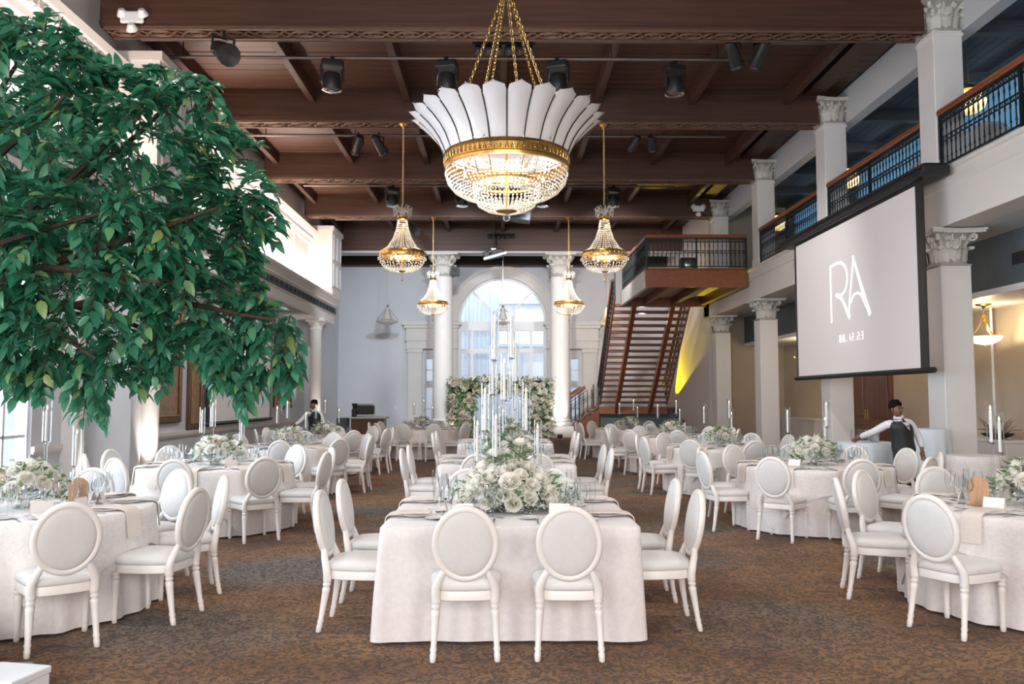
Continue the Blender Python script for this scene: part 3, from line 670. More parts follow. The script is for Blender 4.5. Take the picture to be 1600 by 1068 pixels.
# lower flight to the left
sm=MB().cbox(-.16,.16,34.6,36.4,-.03,.03,.008).mesh('step',M['stair_wood'],False)
rm=MB().box(-.15,-.13,34.62,36.4,-.2,0).mesh('riser',M['stair_wood'],False)
for i in range(6):
    x=3.58-i*.27; z=1.0-i*.185
    link('step',sm,t,(x,0,z)); link('riser',rm,t,(x,0,z))
b=MB(); b.prism([(2.05,0),(3.75,0),(3.75,1.15),(3.6,1.02),(2.1,.02)],0,.08,TR(0,34.62,0,rx=PI/2)); b.build('skirt_board',M['stair_wood'],t,False)
for x,lab in ((3.78,'iron stair railing along the left side of the open flight'),(6.58,'iron stair railing along the right side of the open flight')):
    railing(lab,(x,34.5,1.3),(x,29.7,5.2),None,False,.2,t)
for yy,lab in ((34.58,'front iron railing of the short lower flight'),(36.42,'rear iron railing of the short lower flight')):
    railing(lab,(2.1,yy,0.12),(3.72,yy,1.22),None,False,.2,t)
spot('stair_wash',(7.05,35.9,1.32),(7.42,32.2,3.9),1700,(1.0,0.74,0.0),36,.25,.03)
point('stair_fill',(5.4,31.5,4.6),25,(1.0,.9,.8),.1)

# ------------------------------------------------------------------ projection screens
def logo(parent, place):
    """place(u,v)->local point; u,v in metres from lower-left of the monogram (1.95 x 1.24)"""
    def stroke(pts,w_,name):
        b=MB(); P=[Vector((p[0],p[1])) for p in pts]; rows=[]
        for i,p in enumerate(P):
            d=P[min(i+1,len(P)-1)]-P[max(i-1,0)]; d.normalize(); nn=Vector((-d.y,d.x)); ww=w_ if not callable(w_) else w_(i/(len(P)-1))
            rows.append((p+nn*ww*.5,p-nn*ww*.5))
        vs=[]; fs=[]
        for a,c in rows:
            for q in (a,c):
                for dd in (0,.006): vs.append(place(q.x,q.y,dd))
        for i in range(len(rows)-1):
            k=i*4
            for (e,f) in ((0,2),(2,3),(3,1),(1,0)): fs.append((k+e,k+f,k+4+f,k+4+e))
        fs+= [(0,1,3,2),(len(vs)-4,len(vs)-2,len(vs)-1,len(vs)-3)]
        b.add(vs,fs); return b.build(name,M['logo'],parent,False)
    stroke([(.04,0),(.04,1.22)],.052,'letter_stroke')
    stroke([(.04,1.19),(.35,1.22),(.62,1.20)]+[(.55+.33*math.cos(a),.86+.33*math.sin(a)) for a in [R(75)-i*R(15.5) for i in range(11)]]+[(.42,.50),(.30,.56)],.052,'letter_stroke')
    stroke([(.36,.58),(.62,.42),(.95,0.02)],lambda t:.045+.045*t,'letter_stroke')
    stroke([(1.20,1.24),(.98,.42),(.90,.02)],.045,'letter_stroke')
    stroke([(1.16,1.24),(1.50,.62),(1.86,0.0)],lambda t:.06+.045*t,'letter_stroke')
    stroke([(1.03,.36)]+[(1.30+.27*math.cos(a),.28+.20*math.sin(a)) for a in [R(165)-i*R(16) for i in range(10)]]+[(1.70,.16)],.04,'letter_stroke')
DIG={'0':'abcdef','8':'abcdefg','1':'bc','2':'abged','3':'abgcd'}
def date(parent, place, s):
    seg={'a':((0,2),(1,2)),'b':((1,1),(1,2)),'c':((1,0),(1,1)),'d':((0,0),(1,0)),'e':((0,0),(0,1)),'f':((0,1),(0,2)),'g':((0,1),(1,1))}
    u=0
    for ch in '08.12.23':
        b=MB()
        def barr(x0,y0,x1,y1):
            vs=[place(*p) for p in ((x0,y0,0),(x1,y0,0),(x1,y1,0),(x0,y1,0),(x0,y0,.006),(x1,y0,.006),(x1,y1,.006),(x0,y1,.006))]
            b.add(vs,[(3,2,1,0),(4,5,6,7),(0,1,5,4),(1,2,6,5),(2,3,7,6),(3,0,4,7)])
        tk=.009
        if ch=='.': barr(u,0,u+.022,.022); b.build('dot',M['logo'],parent,False); u+=.10*s
        else:
            for q in DIG[ch]:
                (xa,ya),(xb,yb)=seg[q]; W=.075*s; H=.075*s
                barr(u+xa*W-tk/2,ya*H-tk/2,u+xb*W+tk/2,yb*H+tk/2)
            b.build('digit',M['logo'],parent,False); u+=.185*s
t=thing('projection_screen','large grey projection screen with white RA monogram on the right','screen',(0,0,0))
xs_=7.0
MB().box(xs_,xs_+.012,13.62,19.27,2.12,5.26).build('fabric',M['screen'],t,False)
b=MB(); b.box(xs_-.002,xs_+.014,13.36,13.62,2.08,5.26); b.box(xs_-.002,xs_+.014,19.27,19.38,2.08,5.26); b.box(xs_-.002,xs_+.014,13.62,19.27,5.2,5.26); b.build('black_border',M['black'],t,False)
b=MB(); b.tube([(xs_,13.2,2.07),(xs_,19.45,2.07)],.05,8); b.build('bottom_bar',M['black'],t)
c=MB(); c.cbox(xs_-.12,xs_+.3,13.1,20.0,5.26,5.46,.03); c.build('casing',M['black'],t,False)
c=MB(); c.box(xs_-.15,xs_-.12,13.1,20.0,5.29,5.33); c.box(xs_-.15,xs_-.12,13.1,20.0,5.38,5.42); c.build('casing_rib',M['black'],t,False)
bm_=MB().box(xs_+.1,7.37,-.06,.06,5.30,5.44).mesh('bracket',M['black'],False)
for y in (13.25,16.5,19.85): link('bracket',bm_,t,(0,y,0))
logo(t,lambda u,v,d:(xs_-.004-d,17.30-u,3.20+v)); date(t,lambda u,v,d:(xs_-.004-d,16.87-u,2.76+v),.92)
# second screen on the left wall
t=thing('projection_screen','grey projection screen on the left wall, partly behind the tree leaves','screen',(0,0,0))
MB().box(-7.40,-7.39,20.9,26.2,1.0,4.2).build('fabric',M['screen'],t,False)
b=MB(); b.box(-7.41,-7.385,20.6,20.9,.95,4.2); b.box(-7.41,-7.385,26.2,26.3,.95,4.2); b.tube([(-7.4,20.5,.95),(-7.4,26.4,.95)],.05,8); b.build('black_border',M['black'],t,False)
MB().cbox(-7.49,-7.25,20.4,26.5,4.2,4.42,.02).build('casing',M['black'],t,False)
logo(t,lambda u,v,d:(-7.386+d,22.5+u,2.15+v)); date(t,lambda u,v,d:(-7.386+d,22.9+u,1.72+v),.98)
# framed pictures on the left wall
def picture(y0,y1,z0,z1,lab):
    t=thing('framed_picture',lab,'picture',(0,0,0)); x=-7.5
    b=MB(); b.cbox(x,x+.07,y0,y0+.16,z0,z1,.02); b.cbox(x,x+.07,y1-.16,y1,z0,z1,.02); b.cbox(x,x+.07,y0+.16,y1-.16,z0,z0+.16,.02); b.cbox(x,x+.07,y0+.16,y1-.16,z1-.16,z1,.02); b.build('frame',M['frame_wood'],t,False)
    b=MB()
    b.box(x+.06,x+.085,y0+.15,y0+.18,z0+.15,z1-.15); b.box(x+.06,x+.085,y1-.18,y1-.15,z0+.15,z1-.15); b.box(x+.06,x+.085,y0+.18,y1-.18,z0+.15,z0+.18); b.build('gilt_edge',M['gold'],t,False)
    MB().box(x,x+.03,y0+.16,y1-.16,z0+.16,z1-.16).build('canvas',M['art'],t,False)
picture(16.75,19.15,1.05,3.7,'large framed tan picture just right of the near lit column')
picture(19.55,20.5,.85,3.9,'tall dark framed picture left of the wall screen')
picture(26.9,27.7,1.3,3.9,'narrow dark framed picture right of the wall screen')
picture(28.0,29.2,1.25,3.9,'tan framed picture beside the far lit column')

# ------------------------------------------------------------------ chandeliers
def chain(b, p0, p1, n, r, th):
    p0=Vector(p0); p1=Vector(p1); d=(p1-p0); L=d.length/n; d.normalize(); a=d.orthogonal().normalized(); c=d.cross(a)
    for i in range(n):
        m=p0+d*(L*(i+.5)); s_=a if i%2 else c
        b.tube([m+d*(L*.62*math.cos(q))+s_*(r*math.sin(q)) for q in [2*PI*k/7 for k in range(7)]],th,4,True)
def strands(b, prof, n, sp, r, ph=0):
    """bead strings following a profile of (radius, z)"""
    pts=[]
    for i in range(len(prof)-1):
        (r0,z0),(r1,z1)=prof[i],prof[i+1]; L=math.hypot(r1-r0,z1-z0); k=max(1,int(L/sp))
        for j in range(k): f=j/k; pts.append((r0+(r1-r0)*f,z0+(z1-z0)*f))
    for q in range(n):
        a=2*PI*(q+ph)/n; ca,sa=math.cos(a),math.sin(a)
        for (rr,z) in pts: b.octa((rr*ca,rr*sa,z),r,r*1.15)
t=thing('chandelier','huge white petal chandelier with gold band and crystal bowl','chandelier',(0.06,12.0,0))
# petals
NP=24
def petal_mesh():
    b=MB(); rows=[]; prof=[(.90,5.16),(.94,5.27),(1.0,5.40),(1.08,5.52),(1.18,5.63),(1.29,5.725),(1.37,5.78),(1.42,5.80)]
    hw=[.92,.94,.97,1.0,1.0,1.0,.86,.06]
    for th in (0,-.02):
        rows=[]
        for (r,z),h in zip(prof,hw):
            W=2*PI*r/NP/2*h*.955; bul=.05
            rows.append([(r+bul*(1-u*u)*(.3+.7*min(1,(z-5.16)/.4))+th, W*u, z+(.02*(1-u*u) if h<1 else 0)) for u in (-1,-.6,-.2,.2,.6,1)])
        b.grid(rows if th==0 else [r_[::-1] for r_ in rows])
    return b
PM=petal_mesh().mesh('petal',M['petal'],True,80)
def rim_mesh():
    b=MB(); prof=[(.90,5.16),(.94,5.27),(1.0,5.40),(1.08,5.52),(1.18,5.63),(1.29,5.725)]
    b.tube([(r+.004,math.tan(PI/NP)*r*.985,z) for r,z in prof],.011,5); return b
RM=rim_mesh().mesh('petal_rim',M['lead'])
for i in range(NP):
    a=2*PI*(i+.5)/NP-PI/2; p=link('petal',PM,t,(0,0,0),a); link('petal_rim',RM,p)
b=MB(); b.lathe([(.88,4.99),(.925,4.99),(.93,5.03),(.91,5.05),(.915,5.16),(.935,5.18),(.93,5.215),(.88,5.215)],64,cap=False); g=b.build('gold_band',M['gold'],t)
b=MB(); 
for i in range(72):
    a=2*PI*i/72; Mx=TR(0,0,0,rz=a)@TR(.922,0,5.105)
    b.tube([Mx@Vector((0,-.022,-.04)),Mx@Vector((.012,0,.045)),Mx@Vector((0,.022,-.04))],.009,4)
    if i%2: b.sphere(tuple(Mx@Vector((.01,0,-.01))),(.016,.016,.02),5,4)
b.build('band_ornament',M['brass'],g)
b=MB(); bowl1=[(.90,5.0),(.905,4.92),(.87,4.80),(.78,4.69),(.66,4.62),(.50,4.585)]
strands(b,bowl1,78,.044,.0185); 
x_=b.build('crystal_bowl',M['crystal'],t,False); tag(x_,kind='stuff')
b=MB(); bowl2=[(.49,4.79),(.495,4.70),(.48,4.58),(.42,4.47),(.30,4.40),(.16,4.365)]
strands(b,bowl2,46,.042,.0175); x_=b.build('crystal_bowl',M['crystal'],t,False); tag(x_,kind='stuff')
b=MB(); b.lathe([(.48,4.775),(.51,4.775),(.51,4.81),(.48,4.81)],48,cap=False); b.lathe([(.0,4.34),(.10,4.36),(.16,4.375),(.16,4.385),(0,4.385)],20); b.build('gold_ring',M['gold'],t)
b=MB(); b.sphere((0,0,4.28),.058,16,12); b.build('crystal_ball',M['crystal_clear'],t)
b=MB(); b.tube([(0,0,4.36),(0,0,6.0)],.02,6)
for i in range(12):
    a=2*PI*i/12; b.tube([(0,0,5.0),(.45*math.cos(a),.45*math.sin(a),4.95),(.6*math.cos(a),.6*math.sin(a),4.98)],.012,5)
b.build('inner_frame',M['brass'],t)
bb=MB(); bb.sphere((0,0,0),(.022,.022,.04),7,6); BM=bb.mesh('bulb',M['bulb'])
for i in range(14):
    a=2*PI*i/14; rr=.62 if i%2 else .30; link('bulb',BM,t,(rr*math.cos(a),rr*math.sin(a),4.93 if i%2 else 4.84))
b=MB()
for i in range(6):
    a=2*PI*i/6+R(10); chain(b,(0.94*math.cos(a),.94*math.sin(a),5.24),(.03*math.cos(a),.03*math.sin(a),7.76),44,.022,.0075)
b.tube([(0.05*math.cos(q),.05*math.sin(q),7.78) for q in [2*PI*k/10 for k in range(10)]],.012,5,True); b.build('chain',M['brass'],t)
b=MB(); chain(b,(0,0,7.78),(0,0,8.7),18,.022,.007); b.lathe([(0.02,8.66),(.10,8.72),(.12,8.80)],14); b.build('ceiling_chain',M['brass'],t)
point('chandelier_light',(0.06,12,4.86),36,(1.0,.84,.64),.25); point('chandelier_light',(0.06,12,5.5),70,(1.0,.9,.8),.3)

def mid_chandelier():
    t=thing('crystal_chandelier','x','chandelier',(0,0,0))
    b=MB(); b.lathe([(.0,8.0),(.10,7.99),(.09,7.95),(.03,7.90),(.02,7.86),(0,7.86)],14); b.build('canopy',M['gold'],t)
    b=MB(); chain(b,(0,0,6.06),(0,0,7.88),40,.020,.006); b.build('chain',M['brass'],t)
    b=MB()
    for i in range(8):
        a=2*PI*i/8; ca,sa=math.cos(a),math.sin(a)
        b.tube([(.03*ca,.03*sa,5.80),(.08*ca,.08*sa,5.98),(.15*ca,.15*sa,6.05),(.20*ca,.20*sa,5.99),(.17*ca,.17*sa,5.94)],.007,4)
        for q in range(5): b.octa((.21*ca-.006*q*ca,.21*sa-.006*q*sa,5.98-.04*q),.018,.024)
        b.octa((.10*ca,.10*sa,5.92),.016,.035)
    b.build('crystal_crown',M['crystal'],t,False)
    b=MB(); b.lathe([(.06,5.70),(.115,5.72),(.10,5.76),(.115,5.80),(.06,5.82)],18); b.lathe([(.49,4.84),(.515,4.83),(.53,4.89),(.51,4.97),(.49,4.97)],40,cap=False); b.lathe([(0,4.49),(.06,4.50),(.10,4.53),(0,4.54)],14)
    b.tube([(0,0,4.5),(0,0,5.75)],.012,5); g=b.build('gold_frame',M['gold'],t)
    b=MB()
    for i in range(30):
        a=2*PI*i/30; b.sphere((.525*math.cos(a),.525*math.sin(a),4.90),(.018,.018,.03),5,4)
    b.build('band_ornament',M['brass'],g)
    b=MB(); strands(b,[(.11,5.70),(.14,5.5),(.21,5.28),(.34,5.07),(.49,4.96)],28,.046,.0165); x_=b.build('crystal_strands',M['crystal'],t,False); tag(x_,kind='stuff')
    b=MB(); strands(b,[(.52,4.83),(.50,4.72),(.42,4.61),(.28,4.535),(.10,4.51)],36,.048,.0175); 
    for i in range(24):
        a=2*PI*i/24; b.octa((.55*math.cos(a),.55*math.sin(a),4.80),.016,.04)
    x_=b.build('crystal_bowl',M['crystal'],t,False); tag(x_,kind='stuff')
    b=MB(); b.tube([(0,0,4.5),(0,0,4.36)],.006,4); b.lathe([(0,4.28),(.025,4.30),(.012,4.36),(0,4.37)],8); b.build('tassel',M['brass'],t)
    for i in range(6):
        a=2*PI*i/6; link('bulb',BM,t,(.25*math.cos(a),.25*math.sin(a),4.82))
    link('bulb',BM,t,(.04,-.04,5.58))
    return t
mc=mid_chandelier()
spots=[(-2.31,18.73,'tall crystal chandelier hanging left behind the huge petal chandelier'),(2.36,18.73,'tall crystal chandelier hanging right behind the huge petal chandelier'),
       (-2.44,28.63,'far crystal chandelier in front of the left round column'),(2.34,28.63,'far crystal chandelier in front of the right round column')]
KIDS[mc.name]=list(mc.children)
for i,(x,y,lab) in enumerate(spots):
    c=mc if i==0 else copy_tree(mc)
    c.location=(x,y,0); tag(c,lab,'chandelier','crystal basket chandeliers hung from the beams')
    point('chandelier_light',(x,y,4.80),22,(1.0,.86,.70),.15)
    point('chandelier_light',(x,y,5.56),8,(1.0,.8,.55),.04)
# pendants near the end wall
def pendant(x,y,zt,zb,lab,lit,rad_=.36):
    t=thing('pendant_lamp',lab,'pendant lamp',(x,y,0))
    b=MB(); b.tube([(0,0,zb+.75),(0,0,zt)],.014,5); b.lathe([(.02,zb+.72),(.06,zb+.76),(.02,zb+.86)],8); b.build('rod',M['brass'] if lit else M['steel'],t)
    b=MB(); b.lathe([(.05,zb+.74),(.09,zb+.72),(.12,zb+.45),(.20,zb+.22),(rad_,zb+.12),(rad_*.97,zb+.09),(.2,zb+.0),(.0,zb-.04)],20,cap=False); b.build('glass_shade',M['shade_glass'] if lit else M['crystal'],t)
    b=MB(); b.lathe([(0,zb-.12),(.02,zb-.10),(.015,zb-.03),(0,zb-.03)],8)
    for i in range(6):
        a=2*PI*i/6; b.tube([(.06*math.cos(a),.06*math.sin(a),zb+.70),(rad_*.7*math.cos(a),rad_*.7*math.sin(a),zb+.36),(rad_*1.02*math.cos(a),rad_*1.02*math.sin(a),zb+.13)],.008,4)
    b.build('metal_frame',M['brass'] if lit else M['silver'],t)
    b=MB(); b.sphere((0,0,zb+.3),.05,8,6); b.build('bulb',M['bulb'] if lit else M['white'],t)
    if lit: point('pendant_light',(x,y,zb+.55),10,(1,.8,.5),.05)
pendant(4.55,35.2,8.8,4.75,'lit bell glass pendant left of the staircase',True)
pendant(-4.95,35.2,8.8,4.75,'unlit crystal pendant in front of the grey end wall',False,.46)
pendant(0.02,35.2,8.8,4.75,'clear crystal pendant in front of the arched window',False,.42)
# aisle bowl pendants
def bowl_pendant(x,y,z,zt,lab,r=.3):
    t=thing('bowl_pendant',lab,'pendant lamp',(x,y,0))
    b=MB(); b.lathe([(.16,zt),(.14,zt-.03),(.04,zt-.06),(.02,zt-.10)],16); b.tube([(0,0,zt-.08),(0,0,z+.5)],.012,5)
    for i in range(3):
        a=2*PI*i/3+.4; ca,sa=math.cos(a),math.sin(a)
        b.tube([(.03*ca,.03*sa,z+.5),(.06*ca,.06*sa,z+.36),(.14*ca,.14*sa,z+.22),(r*ca,r*sa,z+.10),((r+.10)*ca,(r+.10)*sa,z+.12),((r+.11)*ca,(r+.11)*sa,z+.18)],.013,5)
    b.lathe([(.02,z+.52),(.05,z+.46),(.02,z+.40)],8); b.lathe([(0,z-.12),(.02,z-.1),(.0,z-.06)],8); b.build('brass_arms',M['gold'],t)
    b=MB(); b.lathe([(r,z+.09),(r*.98,z+.06),(r*.8,z-.0),(r*.45,z-.05),(0,z-.075)],24,cap=False); b.build('glass_bowl',M['shade_glass'],t)
    b=MB(); b.sphere((.08,0,z+.06),.035,8,6); b.sphere((-.08,0,z+.06),.035,8,6); b.build('bulb',M['bulb'],t)
    point('pendant_light',(x,y,z+.16),38,(1,.78,.48),.06)
bowl_pendant(9.45,15.9,2.72,3.46,'brass and alabaster bowl pendant in the right aisle',.31)
bowl_pendant(9.45,20.3,2.72,3.46,'brass and alabaster bowl pendant added behind the projection screen to brighten the aisle',.31)  # added out-of-view pendant, brightens the dark aisle wall
bowl_pendant(9.45,25.2,2.72,3.46,'brass and alabaster bowl pendant added far down the right aisle to brighten it',.31)  # likewise added for more light in the aisle
for y,lab in ((15.1,'round glowing gallery lamp nearest the camera, upper right'),(20.6,'round glowing gallery lamp behind the second gallery column'),(26.0,'round glowing gallery lamp at the far end of the gallery')):
    t=thing('globe_lamp',lab,'pendant lamp',(8.85,y,0),group='globe lamps hung along the gallery')
    b=MB(); b.lathe([(.10,8.62),(.10,8.58),(.03,8.54)],14); b.tube([(0,0,8.56),(0,0,7.5)],.008,5); b.lathe([(.03,7.55),(.14,7.5),(.16,7.44),(.05,7.40)],14); b.build('brass_fitting',M['gold'],t)
    b=MB(); b.lathe([(.08,7.42),(.24,7.34),(.30,7.2),(.26,7.08),(.14,7.0),(0,6.98)],20,cap=False); b.build('glass_globe',M['shade_glass'],t)
    b=MB(); b.sphere((0,0,7.22),.06,8,6); b.build('bulb',M['bulb'],t); point('globe_light',(8.85,y,7.33),14,(1,.82,.55),.05)

# ------------------------------------------------------------------ ceiling rig: pipes, moving heads, spot bars
pi=0
for (y,z,x0,x1,r,lab) in ((14.65,8.16,-6.6,6.0,.045,'thick metal rig pipe just behind the nearest beam'),(15.55,8.2,-6.6,4.6,.035,'thin metal rig pipe holding the four near moving heads'),
    (20.1,8.14,-6.3,5.6,.035,'metal rig pipe between the second and third beams'),(25.2,8.2,-6.2,5.4,.035,'metal rig pipe between the third and fourth beams'),(30.1,8.2,-6.2,6.0,.04,'pale metal rig pipe behind the fourth beam')):
    t=thing('rig_pipe',lab,'pipe',(0,y,0)); b=MB(); b.tube([(x0,0,z),(x1,0,z)],r,8); b.build('tube',M['pipe'],t)
    hm=MB().tube([(0,0,z),(0,0,ZC)],.012,5).mesh('hanger',M['black'])
    for q in range(6): link('hanger',hm,t,(x0+.4+(x1-x0-.8)*q/5,0,0))
def moving_head():
    t=thing('moving_head_light','x','stage light',(0,0,0))
    b=MB(); b.box(-.04,.04,-.05,.05,-.02,.06); b.cbox(-.21,.21,-.13,.13,-.16,-.03,.02); b.build('base',M['black'],t,False)
    ym=MB().cbox(-.025,.025,-.05,.05,-.46,-.12,.01).mesh('yoke_arm',M['black'],False)
    for s_ in (-1,1): link('yoke_arm',ym,t,(s_*.205,0,0))
    b=MB(); b.lathe([(.10,-.26),(.15,-.28),(.175,-.40),(.17,-.55),(.15,-.60),(.145,-.60),(.135,-.58),(0,-.58)],14); b.build('head',M['black'],t)
    b=MB(); b.lathe([(.19,-.22),(.205,-.45),(.19,-.60),(.10,-.63),(0,-.62)],12,cap=False); b.build('plastic_cover',M['pane'],t)
    b=MB(); b.lathe([(.135,-.585),(.07,-.595),(0,-.60)],14); b.build('lens',M['steel'],t)
    return t
mh=moving_head(); KIDS[mh.name]=list(mh.children); first=True
for px,Y,z,lab in ((516,15.55,8.16,'black moving head light leftmost of the near row'),(697,15.55,8.16,'black moving head light second from left in the near row'),
    (872,15.55,8.16,'black moving head light third from left in the near row'),(1056,15.55,8.1,'black moving head light rightmost of the near row'),
    (613,25.2,8.16,'black moving head light above the left crystal chandelier'),(722,25.2,8.16,'black moving head light left of the petal chandelier bowl, far row'),(848,25.2,8.16,'black moving head light right of the petal chandelier bowl, far row'),(958,25.2,8.16,'black moving head light above the right crystal chandelier')):
    c=mh if first else copy_tree(mh); first=False
    c.location=(at(px,300,Y).x,Y,z); tag(c,lab,'stage light','moving head lights hung from the ceiling')
    c.rotation_euler=(0,0,rnd.uniform(-.6,.6))
    tg,pw,an=((-7.4,21.5,1.6),900,80) if px==516 else ((8.6,21,0.5),700,80) if px==1056 else ((c.location.x*.9,17.5,0),480,100) if Y<20 else ((c.location.x*1.5,36.9,3.2),1700,75)
    spot('moving_head_fill',(c.location.x,Y,z-.64),tg,pw,(1.0,.95,.92) if px not in (613,722) else (.86,.93,1.0),an,.9,.12)
for i,(x,Y,lab) in enumerate(((-4.2,6.6,'left of three above the front tables'),(0.1,6.2,'middle of three above the front tables'),(4.2,6.6,'right of three above the front tables'),(-4.2,11.4,'left above the second row of tables'),(4.2,11.4,'right above the second row of tables'))):  # added out-of-view fixtures, fill light for the table tops
    c=copy_tree(mh); c.location=(x,Y,8.74); tag(c,'added unseen moving head fill light '+lab,'stage light','moving head lights hung from the ceiling')
    spot('moving_head_fill',(x,Y,8.08),(x*.95,Y+.3,0),430,(1.0,.94,.90),105,.9,.12)
def spot_can():
    t=thing('spotlight','x','stage light',(0,0,0))
    b=MB(); b.tube([(0,0,0.02),(0,0,-.12)],.02,5); b.box(-.14,-.12,-.02,.02,-.3,-.1); b.box(.12,.14,-.02,.02,-.3,-.1); b.box(-.14,.14,-.02,.02,-.12,-.10); b.build('bracket',M['black'],t,False)
    b=MB(); b.lathe([(.07,-.28),(.10,-.24),(.11,0),(.12,.02),(.12,.24),(.14,.26),(.14,.30),(.11,.29),(0,.27)],12,TR(0,0,-.28,rx=R(118))); b.build('can',M['black'],t)
    return t
sp_=spot_can(); KIDS[sp_.name]=list(sp_.children); first=True
for px,py,Y,rz,s_,lab in ((350,22,13.9,R(35),1.4,'long black spotlight at the upper left above the tree'),(1145,42,14.6,R(150),1.0,'black spotlight left of the pair at upper right'),(1188,45,14.6,R(185),1.0,'black spotlight right of the pair at upper right'),
    (560,215,20.1,R(200),1.0,'black spotlight left of the pair above the left chandelier'),(592,215,20.1,R(160),1.0,'black spotlight right of the pair above the left chandelier'),(992,222,20.1,R(200),.8,'black spotlight left of the pair above the right chandelier'),(1018,222,20.1,R(160),.8,'black spotlight right of the pair above the right chandelier'),
    (645,347,30.1,R(30),1.2,'slim black spotlight just right of the left crystal chandelier top')):
    c=sp_ if first else copy_tree(sp_); first=False
    p=at(px,py,Y); c.location=(p.x,Y,min(p.z+.25*s_,8.2) if Y>14 else 8.0); c.rotation_euler=(0,0,rz); c.scale=(s_,)*3; tag(c,lab,'stage light','black spotlights on the ceiling rig')
def spot_bar(px,py,Y,n,lab,zz):
    p=at(px,py,Y); t=thing('spot_bar',lab,'light bar',(p.x,Y,zz)); W=.19
    b=MB(); b.box(-W*n/2,W*n/2,-.03,.03,-.03,.03); b.tube([(0,0,0),(0,0,ZC-zz if Y<34 else .3)],.02,5); b.build('bar',M['black'],t,False)
    lm=MB(); lm.lathe([(.03,.10),(.06,.06),(.085,-.04),(.085,-.07),(0,-.05)],10,TR(0,0,-.10,rx=R(-35))); lmm=lm.mesh('lamp',M['black'])
    gm=MB(); gm.lathe([(.07,-.055),(0,-.05)],10,TR(0,0,-.10,rx=R(-35))); gmm=gm.mesh('lens',M['chrome'])
    for i in range(n):
        a=link('lamp',lmm,t,(-W*n/2+W*(i+.5),0,0)); link('lens',gmm,a)
spot_bar(787,58,14.65,6,'row of six small spotlights above the petal chandelier',8.1)
spot_bar(783,352,33.1,6,'row of six small spotlights below the petal chandelier on the far beam',8.3)
# projector on a pole, speaker box, emergency lamps
t=thing('projector','black projector hanging on a pole before the arched window','projector',(-.35,32.6,0))
MB().tube([(0,0,7.55),(0,0,8.78)],.035,6).build('pole',M['pipe'],t)
b=MB(); b.cbox(-.42,.42,-.3,.3,7.22,7.48,.03,TR(0,0,0)@TR(0,0,7.35,ry=R(-12))@TR(0,0,-7.35)); b.build('body',M['black'],t,False)
b=MB(); b.box(-.45,.5,-.34,-.28,7.18,7.27,TR(0,0,7.35,ry=R(-16))@TR(0,0,-7.35)); b.build('front_plate',M['white'],t,False)
b=MB(); b.lathe([(.09,0),(.09,.1),(.06,.12),(0,.1)],12,TR(-.15,-.3,7.36,rx=R(90))); b.build('lens',M['chrome'],t)
b=MB(); b.box(-.1,.1,-.1,.1,7.48,7.58); b.build('mount',M['steel'],t,False)
t=thing('projector','dark grey ceiling box hanging just below the petal chandelier ball','projector',(0.5,27.2,0))
b=MB(); b.cbox(-.45,.45,-.35,.35,7.55,7.95,.04,TR(0,0,7.75,ry=R(10))@TR(0,0,-7.75)); b.build('body',M['slate'],t,False)
MB().tube([(0,0,7.9),(0,0,8.78)],.03,6).build('pole',M['pipe'],t)
MB().box(-.3,.3,-.37,-.35,7.6,7.72,TR(0,0,7.75,ry=R(10))@TR(0,0,-7.75)).build('vent',M['black'],t,False)
t=thing('wall_speaker','small black speaker box beside the left round column capital','speaker',(-1.93,33.5,6.6))
MB().cbox(-.16,.16,-.14,.14,0,.36,.02).build('cabinet',M['black'],t,False); MB().box(-.12,.12,-.15,-.14,.05,.31).build('grille',M['dark'],t,False); MB().box(-.25,-.1,-.03,.03,.1,.2).build('bracket',M['black'],t,False)
def emergency(loc,lab):
    t=thing('emergency_light',lab,'emergency light',loc); MB().cbox(-.2,.2,-.06,0,-.1,.1,.02).build('case',M['white'],t,False)
    hm=MB().lathe([(.05,0),(.10,-.09),(.10,-.11),(0,-.10)],12,TR(0,-.05,0,rx=R(50))).mesh('lamp_head',M['white'])
    for x,z in ((-.17,.12),(.17,.12),(0.0,-.14)): link('lamp_head',hm,t,(x,-.03,z))
emergency((-6.35,13.74,8.12),'white twin emergency lamp on the nearest beam, upper left'); emergency((6.9,28.42,8.25),'white twin emergency lamp on the fourth beam, right')
# uplights at the columns
um_=MB(); um_.lathe([(.10,0),(.11,.02),(.11,.13),(.095,.15),(.09,.13),(0,.12)],14); UM=um_.mesh('case',M['black']); ul=MB().lathe([(.085,.125),(0,.13)],14).mesh('lens',M['uplight'])
for x,y,tx,ty,pw,lab in ((-6.42,15.30,-6.66,15.62,150,'uplight can at the foot of the near lit column'),(-6.42,29.2,-6.62,29.5,150,'uplight can at the foot of the far lit column'),(-1.95,33.05,-2.2,33.4,90,'uplight can at the foot of the left round column'),(2.30,32.85,2.36,33.35,190,'uplight can at the foot of the right round column'),(-7.1,14.15,-7.2,14.15,25,'uplight can at the foot of the narrow pilaster')):
    t=thing('uplight',lab,'uplight',(x,y,0)); link('case',UM,t); link('lens',ul,t)
    spot('uplight_beam',(x,y,.18),(tx,ty,2.0),pw,(1.0,.86,.76),70,.8,.08)

